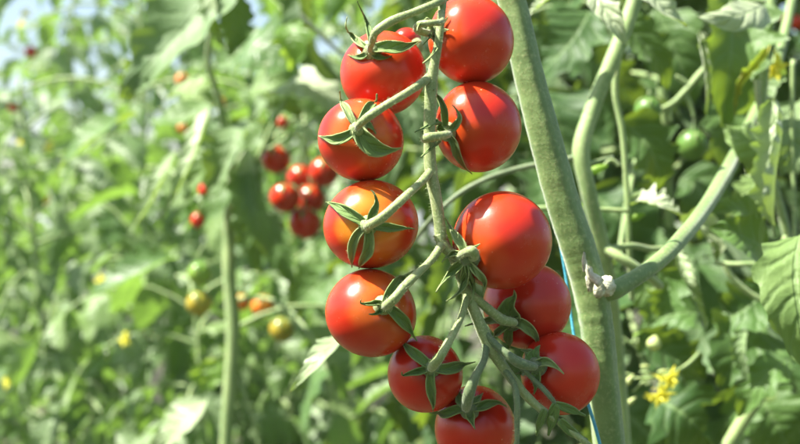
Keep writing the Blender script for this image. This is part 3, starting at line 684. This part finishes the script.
leaf(p3, [(660, 270, .58), (668, 285, .58), (664, 300, .58), (655, 316, .585)], 32, M_LEAFN, .4, .2, tint=.35)
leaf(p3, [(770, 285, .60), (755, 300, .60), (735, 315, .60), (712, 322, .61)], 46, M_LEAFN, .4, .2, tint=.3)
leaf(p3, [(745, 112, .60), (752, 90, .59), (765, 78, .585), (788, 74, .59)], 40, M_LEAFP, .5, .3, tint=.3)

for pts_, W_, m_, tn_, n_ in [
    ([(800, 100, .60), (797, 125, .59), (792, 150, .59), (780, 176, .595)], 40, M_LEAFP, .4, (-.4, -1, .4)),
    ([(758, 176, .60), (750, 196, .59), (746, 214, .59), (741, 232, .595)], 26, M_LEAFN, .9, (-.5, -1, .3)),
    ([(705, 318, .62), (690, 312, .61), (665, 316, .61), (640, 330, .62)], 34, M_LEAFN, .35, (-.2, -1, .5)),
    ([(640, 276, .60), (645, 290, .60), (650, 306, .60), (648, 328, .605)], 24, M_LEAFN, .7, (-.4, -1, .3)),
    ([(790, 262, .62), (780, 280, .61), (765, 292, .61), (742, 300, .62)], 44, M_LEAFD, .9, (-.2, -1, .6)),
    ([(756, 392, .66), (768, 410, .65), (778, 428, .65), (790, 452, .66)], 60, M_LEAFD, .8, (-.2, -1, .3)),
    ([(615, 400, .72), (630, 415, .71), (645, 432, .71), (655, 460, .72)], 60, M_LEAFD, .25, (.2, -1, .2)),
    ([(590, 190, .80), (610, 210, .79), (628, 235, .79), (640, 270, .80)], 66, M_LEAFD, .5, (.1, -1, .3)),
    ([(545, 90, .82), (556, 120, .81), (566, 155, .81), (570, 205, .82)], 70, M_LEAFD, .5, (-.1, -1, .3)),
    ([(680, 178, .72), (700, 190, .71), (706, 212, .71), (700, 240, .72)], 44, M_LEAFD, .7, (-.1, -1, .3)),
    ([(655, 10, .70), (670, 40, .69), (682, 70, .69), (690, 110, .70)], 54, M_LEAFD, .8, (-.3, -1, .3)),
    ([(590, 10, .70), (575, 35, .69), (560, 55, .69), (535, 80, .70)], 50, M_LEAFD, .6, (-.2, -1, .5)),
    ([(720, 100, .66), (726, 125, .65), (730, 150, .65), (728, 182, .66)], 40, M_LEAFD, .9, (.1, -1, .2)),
    ([(790, 360, .58), (770, 372, .57), (752, 392, .57), (738, 418, .58)], 30, M_LEAFN, .5, (-.3, -1, .5))]:
    leaf(p3, pts_, W_, m_, .25, 0, tint=tn_, nrm=n_, lobes=4, lobe=.22, wr=.07)

# green truss with unripe fruit behind
gt = empty('fruit_truss', P(700, 70, .66), 'thin branching green stalk with unripe fruit in the shade at the right', 'fruit stalk')
tb = Tubes(16)
tb.tube([P(712, 62, .65), P(700, 74, .65), P(688, 88, .65), P(672, 104, .65), P(655, 112, .65), P(632, 120, .65)], [.0022, .002, .0019, .0017, .0015, .001], n=40, seg=8)
for (a, b, c) in [((690, 86), (682, 80), (676, 76)), ((672, 104), (670, 112), (671, 122)), ((684, 92), (690, 104), (694, 118)), ((662, 109), (655, 104), (650, 102)), ((700, 74), (706, 84), (708, 96))]:
    tb.tube([P(*a, .65), P(*b, .65), P(*c, .65)], [.0014, .0013, .0011], n=12, seg=7)
tb.build('stalk', M_STEMG, gt)

# ------------------------------------------------------------------ flowers
def flower(root, x, y, Y, size, tilt, seed, name='flower'):
    r = np.random.default_rng(seed); c = np.array(P(x, y, Y)); ax = np.array(tilt, float); ax /= np.linalg.norm(ax)
    a = np.cross(ax, [0, .3, 1]); a /= np.linalg.norm(a); b = np.cross(ax, a); L = MM(size, Y) / 2; VV = []; UU = []; Q = []; n_ = 0
    for k in range(5):
        th = k * 2 * np.pi / 5 + r.uniform(-.25, .25); d = a * math.cos(th) + b * math.sin(th); rc = r.uniform(-.4, .5)
        path = np.array([c, c + d * L * .5 + ax * L * .15, c + d * L * .95 - ax * L * rc])
        V, uv = strip(path, L * .50, ax, 9, 5, .5, 0, wr=.06, seed=seed + k)
        VV.append(V); UU.append(uv); Q.append(grid_faces(9, 5, n_)); n_ += len(V)
    f = mesh(name, np.vstack(VV), np.vstack(Q), M_PETAL, root, uv=np.vstack(UU))
    t = Tubes(seed); t.tube([c, c + ax * L * .35, c + ax * L * .7], [L * .16, L * .15, L * .04], n=8, seg=8)
    t.build('stamens', M_PETAL, f)
    return f
fc = empty('flower_cluster', P(650, 380, .57), 'yellow tomato flowers with pale green buds low on the right of the thick stem', 'flowers')
tb = Tubes(17)
tb.tube([P(700, 352, .58), P(685, 366, .575), P(668, 374, .57), P(648, 378, .57), P(634, 378, .57)], [.001, .0009, .0009, .0008, .0007], n=30, seg=7)
for a, b in [((650, 378), (633, 392)), ((668, 374), (658, 388)), ((655, 377), (640, 372)), ((672, 372), (664, 372)), ((620, 375), (634, 376))]:
    tb.tube([P(*a, .57), P((a[0] + b[0]) / 2, (a[1] + b[1]) / 2 - 2, .568), P(*b, .568)], .0006, n=10, seg=6)
tb.build('stalk', M_STEMG, fc)
flower(fc, 668, 378, .565, 36, (.7, -.9, -.3), 1); flower(fc, 660, 394, .562, 34, (.1, -.9, -.6), 2); flower(fc, 652, 396, .57, 20, (-.5, -.8, -.6), 3)
bud(fc, 629, 380, .567, 15, .9); bud(fc, 631, 401, .567, 14, .7); bud(fc, 617, 385, .57, 18, 1.9); bud(fc, 615, 378, .575, 14, 2.0); bud(fc, 645, 366, .57, 9, .1); bud(fc, 662, 371, .565, 9, .3); bud(fc, 654, 343, .58, 16, 1.4, W=.9)
fb = empty('flower_cluster', P(770, 60, .60), 'single yellow tomato flower beside stems near the top right corner', 'flowers')
tb = Tubes(18); tb.tube([P(766, 48, .58), P(768, 55, .577), P(772, 64, .575)], .0007, n=10, seg=6); tb.build('stalk', M_STEMG, fb)
flower(fb, 773, 68, .572, 36, (.2, -.9, -.5), 5)
fs = empty('flower_cluster', P(625, 335, .62), 'small green sprig of unopened buds above the yellow flowers', 'flowers')
tb = Tubes(19)
tb.tube([P(618, 333, .6), P(626, 340, .6), P(634, 345, .6), P(640, 352, .6)], .0009, n=16, seg=6)
tb.tube([P(626, 340, .6), P(622, 346, .6), P(620, 350, .6)], .0007, n=8, seg=6); tb.tube([P(632, 344, .6), P(636, 336, .6), P(638, 333, .6)], .0008, n=8, seg=6)
tb.build('stalk', M_STEMG, fs); bud(fs, 617, 334, .6, 10, 2.6, M_BUDG); bud(fs, 619, 349, .6, 9, -2, M_BUDG); bud(fs, 638, 334, .6, 10, .4, M_BUDG); bud(fs, 642, 350, .6, 8, .2)

# ------------------------------------------------------------------ left: hanging big leaves (upper plant), stem plant
p4 = empty('tomato_plant', (P(215, 444, .80).x - .02, .86, 0), 'tomato plant with large drooping grey-green leaves at the upper left', 'plant')
tb = Tubes(20)
tb.tube([(P(230, 0, .86).x, .86, 1.35), P(226, -60, .86), P(214, 20, .88), P(208, 60, .9), P(216, 90, .92), P(226, 130, .94), P(232, 180, .97), P(229, 230, 1.0), P(229, 270, 1.0), P(233, 330, 1.0), P(231, 370, 1.0), P(226, 444, 1.0), (P(222, 500, 1.0).x, 1.0, .3), (-.16, 1.0, 0)],
        [MM(x, 1.) / 2 for x in (8, 8, 6, 5, 6, 8, 10, 12, 13, 14, 13, 13, 14, 16)], n=110, seg=12, bump=.05)
tb.build('stem', M_STEMG, p4)
thin(p4, [(236, 372, 1.0), (244, 392, 1.0), (252, 415, 1.0), (262, 460, 1.0)], 5)
thin(p4, [(229, 215, .99), (240, 190, .97), (262, 150, .95), (275, 120, .95), (285, 100, .95)], 6)
thin(p4, [(300, 15, .80), (318, 32, .80), (335, 48, .80), (345, 56, .8)], 5, mat=M_STALKD)
thin(p4, [(226, -40, .82), (220, -10, .80), (214, 0, .79)], 6)
leaf(p4, [(226, -30, .80), (196, 14, .775), (162, 50, .765), (122, 100, .775)], 56, M_LEAFP, .5, 0, tint=.1, lobes=4, lobe=.16, nrm=(-.25, -.9, .35), quilt=.03, seed=41)
leaf(p4, [(210, -14, .78), (212, 10, .77), (218, 32, .77), (226, 52, .77)], 16, M_LEAFP, .8, -.4, tint=.8, nrm=(-.6, -.7, .5))
leaf(p4, [(224, -6, .78), (232, 10, .785), (233, 34, .785), (229, 56, .785)], 26, M_LEAFN, .6, .4, tint=.45, nrm=(.6, -.8, .1))
leaf(p4, [(150, 60, .78), (140, 72, .775), (134, 84, .775), (130, 102, .78)], 20, M_LEAFN, .9, .3, tint=.3, lobe=.4)
leaf(p4, [(134, 116, .95), (110, 124, .93), (85, 142, .92), (54, 176, .93)], 34, M_LEAFN, .4, .6, tint=.55, nrm=(-.2, -.6, .8), lobe=.1)
leaf(p4, [(208, 108, .90), (198, 145, .88), (182, 182, .875), (160, 219, .88)], 21, M_LEAFW, .8, .5, tint=.4, nrm=(-.6, -.8, .4), lobe=.2, quilt=.08)
leaf(p4, [(178, 150, .90), (163, 178, .88), (148, 205, .88), (127, 237, .885)], 19, M_LEAFP, .7, .5, tint=.6, nrm=(-.6, -.8, .4), lobe=.1)
leaf(p4, [(240, 122, .93), (232, 145, .91), (222, 170, .905), (208, 200, .91)], 34, M_LEAFP, .8, .2, tint=.2, nrm=(-.3, -.9, .4), quilt=.06)
leaf(p4, [(244, 150, .93), (250, 175, .91), (252, 205, .90), (247, 236, .905)], 18, M_LEAFW, .8, .3, tint=.3, nrm=(-.3, -1, .2), quilt=.07)
leaf(p4, [(246, 165, .92), (250, 190, .90), (256, 215, .895), (268, 258, .90)], 28, M_LEAFN, .6, .2, tint=.6, nrm=(-.2, -1, .3), quilt=.07)
leaf(p4, [(266, 214, .95), (272, 232, .94), (280, 256, .935), (294, 286, .94)], 22, M_LEAFN, .5, .2, tint=.35, nrm=(-.1, -1, .3), quilt=.06)
leaf(p4, [(276, 92, .98), (294, 82, .96), (314, 86, .95), (348, 118, .95)], 44, M_LEAFW, .2, 0, tint=1, nrm=(-.35, -.45, .85), lobe=.15)
leaf(p4, [(345, 330, .48), (330, 348, .46), (312, 368, .455), (291, 391, .458)], 24, M_LEAFW, .6, .5, tint=.4, nrm=(-.5, -.8, .5), lobe=.08)
leaf(p4, [(205, 400, .85), (190, 412, .84), (176, 428, .84), (158, 455, .845)], 30, M_LEAFW, .4, .3, tint=.6, nrm=(-.5, -.8, .5), lobe=.08)
leaf(p4, [(178, 258, 1.1), (155, 262, 1.08), (130, 275, 1.07), (84, 300, 1.08)], 30, M_LEAF, .6, .6, tint=.4, nrm=(0, -.6, .8))
leaf(p4, [(240, 55, .95), (262, 50, .93), (285, 62, .925), (300, 75, .93)], 46, M_LEAF, .3, .2, tint=.5, nrm=(-.2, -.8, .6))
leaf(p4, [(284, 25, .9), (292, 38, .89), (294, 52, .89), (290, 70, .895)], 24, leaf_mat('lime_leaf', (0.09, 0.20, 0.02), (0.13, 0.26, 0.03), (0.18, 0.32, 0.05), (0.15, 0.27, 0.05), trans=(.42, .62, .05), tw=.5), .5, .2, tint=.3, lobes=3)
for pts_, W_, m_, tn_, n_ in [
    ([(226, 128, .96), (214, 150, .94), (200, 172, .94), (184, 200, .945)], 26, M_LEAFN, .7, (-.5, -.8, .4)),
    ([(232, 160, .98), (224, 182, .97), (214, 204, .97), (198, 232, .975)], 26, M_LEAFN, .35, (-.3, -.9, .4)),
    ([(250, 118, 1.0), (244, 140, .99), (242, 160, .99), (246, 186, .995)], 30, M_LEAFN, .55, (-.1, -.9, .5)),
    ([(240, 196, .97), (248, 216, .96), (254, 240, .96), (262, 276, .965)], 24, M_LEAFN, .4, (-.3, -1, .2)),
    ([(205, 100, 1.0), (190, 112, .99), (172, 118, .99), (150, 120, 1.0)], 28, M_LEAFN, .6, (-.1, -.7, .8)),
    ([(280, 110, 1.1), (296, 104, 1.09), (312, 112, 1.09), (330, 134, 1.1)], 30, M_LEAFN, .6, (-.2, -.7, .8)),
    ([(250, 90, 1.05), (270, 84, 1.04), (286, 96, 1.04), (300, 118, 1.05)], 34, M_LEAFN, .75, (-.3, -.7, .7)),
    ([(262, 30, .98), (250, 44, .97), (236, 54, .97), (215, 70, .98)], 34, M_LEAFN, .5, (-.2, -.8, .6)),
    ([(334, 262, 1.1), (326, 274, 1.09), (310, 290, 1.09), (296, 320, 1.1)], 36, M_LEAFN, .4, (-.3, -.9, .3))]:
    leaf(p4, pts_, W_, m_, .35, 0, tint=tn_, nrm=n_, lobes=5, lobe=.2, wr=.08)
leaf(p4, [(238, 70, .95), (255, 60, .93), (272, 66, .925), (268, 80, .93)], 16, M_LEAFP, .3, .2, tint=.8, nrm=(-.2, -.5, .9))
leaf(p4, [(170, 98, .95), (185, 90, .94), (200, 94, .93), (220, 110, .935)], 26, M_LEAFN, .3, .2, tint=.9, nrm=(-.2, -.5, .9))
leaf(p4, [(204, 360, 1.2), (207, 370, 1.2), (206, 380, 1.2), (203, 392, 1.2)], 24, bpy.data.materials['lime_leaf'], .3, .2, tint=.8)

for (x_, y_, Y_, az_, pit, L_, dr, tn) in [(228, 150, 1.04, 2.9, .5, .20, 1.9, .75), (228, 230, 1.06, 3.4, .3, .18, 1.7, .6), (232, 330, 1.04, .2, .6, .20, 1.6, .6), (230, 380, 1.05, 3.0, .5, .20, 1.6, .5),
    (214, 60, 1.02, 3.2, .4, .22, 1.7, .8), (262, 90, 1.1, 3.5, .3, .2, 1.6, .8), (300, 60, 1.12, 3.3, .5, .22, 1.7, .7), (290, 280, 1.15, .4, .4, .2, 1.7, .5), (214, 200, 1.05, 3.1, .5, .22, 1.9, .7), (222, 300, 1.1, 3.0, .5, .22, 1.7, .6), (255, 140, 1.08, .6, .4, .16, 1.9, .7), (233, 300, 1.02, 5.6, .3, .18, 1.8, .5)]:
    f = Foliage(int(x_ * 3 + y_), True); f.compound(P(x_, y_, Y_), az_, pit, L_, dr, tn)
    if f.V:
        st_ = f.tb.build('leaf_stalk', M_STEMG, p4); f.tb.V = []; f.build(st_, M_LEAF, 'leaflets')
# ------------------------------------------------------------------ plants behind
GB = 'tomato plants in the rows behind'
plants = [
 (130, 1.75, 1.25, 'bushy tomato plant in the left background, under the drooping leaf'),
 (35, 1.55, 1.05, 'low leafy tomato plant at the bottom left corner'),
 (-60, 2.0, 1.5, 'tall tomato plant along the left edge of the picture'),
 (300, 1.55, 1.12, 'tomato plant behind the cluster of blurred red fruit'),
 (190, 1.35, .78, 'low tomato plant left of the pale upright stem, olive fruit above it'),
 (70, 2.5, 1.45, 'tall tomato plant far off in the hazy upper left'),
 (215, 2.3, 1.50, 'tomato plant behind the big drooping leaf, a red fruit beside it'),
 (340, 1.9, 1.45, 'tomato plant seen past the left side of the near tomatoes'),
 (415, 1.35, 1.15, 'tomato plant directly behind the near truss'),
 (500, 1.05, 1.2, 'dark tomato plant between the truss and the thick stem'),
 (585, .98, 1.25, 'tomato plant in shade behind the thick stem'),
 (670, .86, 1.15, 'shaded tomato plant behind the yellow flowers'),
 (775, .95, 1.25, 'shaded tomato plant behind the crinkled leaves at the right edge'),
 (720, 1.35, 1.35, 'dark tomato plant deep in the background on the right'),
 (620, 1.55, 1.35, 'dark tomato plant farther back between the two upright stems'),
 (860, 1.3, 1.4, 'tomato plant past the right edge, farther back'),
 (280, 2.7, 1.3, 'far tomato plant in the upper left centre'),
]
for i, (px, Y, top, lab) in enumerate(plants):
    x = (px - 400) / F * Y
    right = px > 450
    if px > 400: top += .38  # extra height above the view, added to shade the right background
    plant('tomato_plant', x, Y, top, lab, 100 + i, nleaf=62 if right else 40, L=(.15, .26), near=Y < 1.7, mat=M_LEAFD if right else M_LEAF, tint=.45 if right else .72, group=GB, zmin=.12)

# distant rows: nobody could count the leaves or plants here
f = Foliage(77, False); rr = np.random.default_rng(5)
for k in range(1500):
    Y = rr.uniform(2.6, 7.5); x = rr.uniform(-.62, .7) * Y - .2
    hmax = 1.15 + .35 * math.sin(x * 2.1 + Y) + (.9 if x > 0 else 0)
    z = rr.uniform(.05, hmax); f.compound((x, Y, z), rr.uniform(0, 6.28), rr.uniform(0, .9), rr.uniform(.18, .3), rr.uniform(.8, 1.8), np.clip(rr.normal(.8, .2), 0, 1), None, stalk=k % 2 == 0)
dist = f.build(None, M_LEAF, 'distant_foliage'); tag(dist, 'far rows of blurred green tomato foliage', 'foliage', kind='stuff')
if f.tb.V: tag(f.tb.build('distant_stalks', M_STEMG), 'blurred pale leaf stalks in the far rows', 'stalks', kind='stuff')
# the row on the viewer's side of the path, seen only in reflections and as softer light
f = Foliage(78, False)
for k in range(800):
    a = rr.uniform(-1.95, 1.95); d_ = rr.uniform(.9, 2.2); x = math.sin(a) * d_ * 1.2; Y = -math.cos(a) * d_
    f.compound((x, Y, rr.uniform(.1, 1.55 if x > -.5 else 1.2)), rr.uniform(0, 6.28), rr.uniform(0, .9), rr.uniform(.2, .32), rr.uniform(.8, 1.8), np.clip(rr.normal(.5, .2), 0, 1), None, stalk=False)
near_row = f.build(None, M_LEAF, 'row_foliage'); tag(near_row, 'leafy row standing behind the viewer', 'foliage', kind='stuff')

# ------------------------------------------------------------------ fruit in the background, each its own thing
def bg_tomato(px, py, r, Y, mat, label, up=(0, -.3, 1), stalk=None, seed=0):
    c = P(px, py, Y); R = MM(r, Y); root = empty('tomato', c, label, 'tomato', 'tomatoes in the background')
    ax = Vector(up).normalized(); fruit_mesh('fruit', R, mat, root, ax, (1, 1, 1), seed + int(px), 18, 24)
    t = Tubes(int(px)); a = c + ax * R * .9
    end = P(*stalk) if stalk else c + Vector((.3, .2, 1)) * R * 2.4
    t.tube([a - ax * R * .05, a + ax * R * .45, (a + end) / 2 + Vector((0, 0, R * .5)), end], [R * .09] * 4, n=12, seg=6)
    cal = t.build('calyx', M_STEMG, root)
    p_ = ax.orthogonal().normalized(); q_ = ax.cross(p_); VV = []; UU = []; Q = []
    for k in range(5):
        th = k * 1.2566; d = p_ * math.cos(th) + q_ * math.sin(th)
        path = np.array([tuple(a), tuple(c + (ax * .8 + d * .68).normalized() * R * 1.06), tuple(c + (ax * .35 + d).normalized() * R * 1.18)])
        V, uv = strip(path, R * .34, tuple(ax + d * .4), 7, 3, .2); VV.append(V); UU.append(uv); Q.append(grid_faces(7, 3, 21 * k))
    mesh('sepals', np.vstack(VV), np.vstack(Q), M_SEPAL, cal, uv=np.vstack(UU), tint=np.full(105, .6))
    return root
BT = [
 (276, 159, 14.5, 1.00, M_RED, 'blurred red tomato at the top of the background cluster, sunlit', (285, 130, 1.05)),
 (301, 178, 14, 1.04, M_RED, 'dark red tomato in shade, upper middle of the background cluster', (306, 150, 1.05)),
 (324, 172, 15, 1.02, M_RED, 'red tomato at the right of the background cluster, touching the near fruit outline', (312, 145, 1.05)),
 (285, 197, 15.5, .99, M_RED, 'sunlit red tomato at the left of the background cluster', (290, 172, 1.03)),
 (311, 199, 15, 1.03, M_RED, 'shaded red tomato in the middle of the background cluster', (306, 170, 1.05)),
 (305, 223, 16.5, 1.0, M_RED, 'lowest red tomato of the background cluster', (298, 195, 1.04)),
 (232, 143, 7.5, 1.05, M_DEEP, 'small red tomato between leaves, left of the background cluster', None),
 (260, 127, 5.5, 1.1, M_RED, 'tiny red tomato high left of the background cluster', None),
 (282, 122, 6.5, 1.3, M_RED, 'small red tomato just above the background cluster', None),
 (183, 80, 7.5, 1.5, M_ORANGE, 'lone orange-red tomato against the pale gap right of the big drooping leaf', None),
 (221, 102, 5, 1.5, M_ORANGE, 'small orange tomato on the thin dark stem below the lone orange-red one', None),
 (183, 128, 5.5, 1.5, M_ORANGE, 'faint orange tomato under the pale leaf, left of the folded leaves', None),
 (207, 190, 9, .98, M_DEEP, 'dark red tomato half hidden under the folded leaves', None),
 (199, 220, 8.5, .98, M_DEEP, 'small dark red tomato below the folded leaves', None),
 (200, 273, 12.5, 1.02, M_GREEN, 'unripe green tomato left of the pale upright stem', (206, 245, 1.02)),
 (199, 303, 13, 1.02, M_OLIVE, 'olive turning tomato directly below the green one', (208, 282, 1.03)),
 (242, 302, 8.5, 1.18, M_ORANGE, 'small orange tomato just right of the pale upright stem', (252, 280, 1.16)),
 (263, 306, 11.5, 1.15, M_ORANGE, 'orange tomato, middle one of the three right of the pale upright stem', (256, 282, 1.14)),
 (282, 329, 12.5, 1.13, M_OLIVE, 'olive-orange tomato, lowest and rightmost of the three beside the pale upright stem', (270, 300, 1.14)),
 (44, 199, 6.5, 1.8, M_ORANGE, 'faint orange-red tomato in the blurred foliage near the left edge', None),
 (31, 52, 6, 2.1, M_RED, 'pale blurred red tomato in the upper left corner', None),
 (13, 107, 5.5, 2.1, M_RED, 'blurred pinkish red tomato by the left edge, a quarter of the way down', None),
 (693, 145, 15.5, .68, M_GREEND, 'larger unripe green tomato in shade on the right', (694, 117, .66)),
 (648, 110, 13.5, .645, M_GREEND, 'smaller unripe green tomato in shade, left of the other green one', (650, 103, .65)),
 (797, 22, 8, .80, M_RED, 'small blurred red tomato at the very top right edge', None),
 (785, 17, 6, .85, M_RED, 'tiny blurred red tomato just left of the one at the right edge', None),
 (703, 350, 8, .66, M_GREEN, 'small pale green tomato among dark leaves right of the yellow flowers', None),
]
for t in BT[:-1]: bg_tomato(t[0], t[1], t[2], t[3], t[4], t[5], stalk=t[6])
tr2 = empty('fruit_truss', P(306, 110, 1.06), 'green stalk above the cluster of blurred red tomatoes', 'fruit stalk')
tb = Tubes(30); tb.tube([P(300, 100, 1.08), P(306, 130, 1.06), P(308, 150, 1.05), P(302, 175, 1.04), P(298, 197, 1.04)], [.002, .0018, .0017, .0015, .0012], n=24, seg=8)
tb.tube([P(304, 120, 1.06), P(292, 122, 1.05), P(285, 131, 1.05)], .0013, n=10, seg=6)
tb.build('stalk', M_STEMG, tr2)

# yellow blossoms blurred in the left background
for (x, y, Y, s_, lab) in [
 (10, 381, 1.3, 18, 'blurred yellow flower at the lower left edge'), (126, 339, 1.3, 16, 'blurred yellow flower low in the left background'),
 (101, 281, 1.4, 14, 'pale yellow flower in the middle of the left background'), (22, 143, 1.9, 12, 'blurred yellow flower near the left edge, upper half, left one of two'),
 (50, 147, 1.9, 14, 'blurred yellow flower near the left edge, upper half, right one of two'), (26, 14, 2.0, 13, 'blurred yellow flower in the top left corner'),
 (22, 24, 2.05, 11, 'second blurred yellow flower just below the one in the top left corner'), (107, 357, 1.35, 9, 'small cream flower below the yellow one in the left background')]:
    e = empty('flower', P(x, y, Y), lab, 'flower', 'yellow flowers in the left background')
    flower(e, x, y, Y, s_ * 1.3, (-.4, -.8, .4), int(x + y), name='petals')

# ------------------------------------------------------------------ the hazy air
hz, nt = new_mat('haze'); g = N(nt)
vp = g('ShaderNodeVolumePrincipled'); vp.inputs['Color'].default_value = (.95, .97, 1, 1); vp.inputs['Density'].default_value = .006
vp.inputs['Anisotropy'].default_value = .3
o = g('ShaderNodeOutputMaterial'); g.link(vp.outputs[0], o.inputs['Volume'])
x, y, z0, z1 = 1600, 1600, -1.0, 2.3
Vh = [(a, b, c) for c in (z0, z1) for b in (-y, y) for a in (-x, x)]
hb = mesh('haze', Vh, [(0, 2, 3, 1), (4, 5, 7, 6), (0, 1, 5, 4), (2, 6, 7, 3), (0, 4, 6, 2), (1, 3, 7, 5)], hz, smooth=False)
hb['kind'] = 'stuff'; hb['label'] = 'thin pale haze in the far background'; hb['category'] = 'haze'
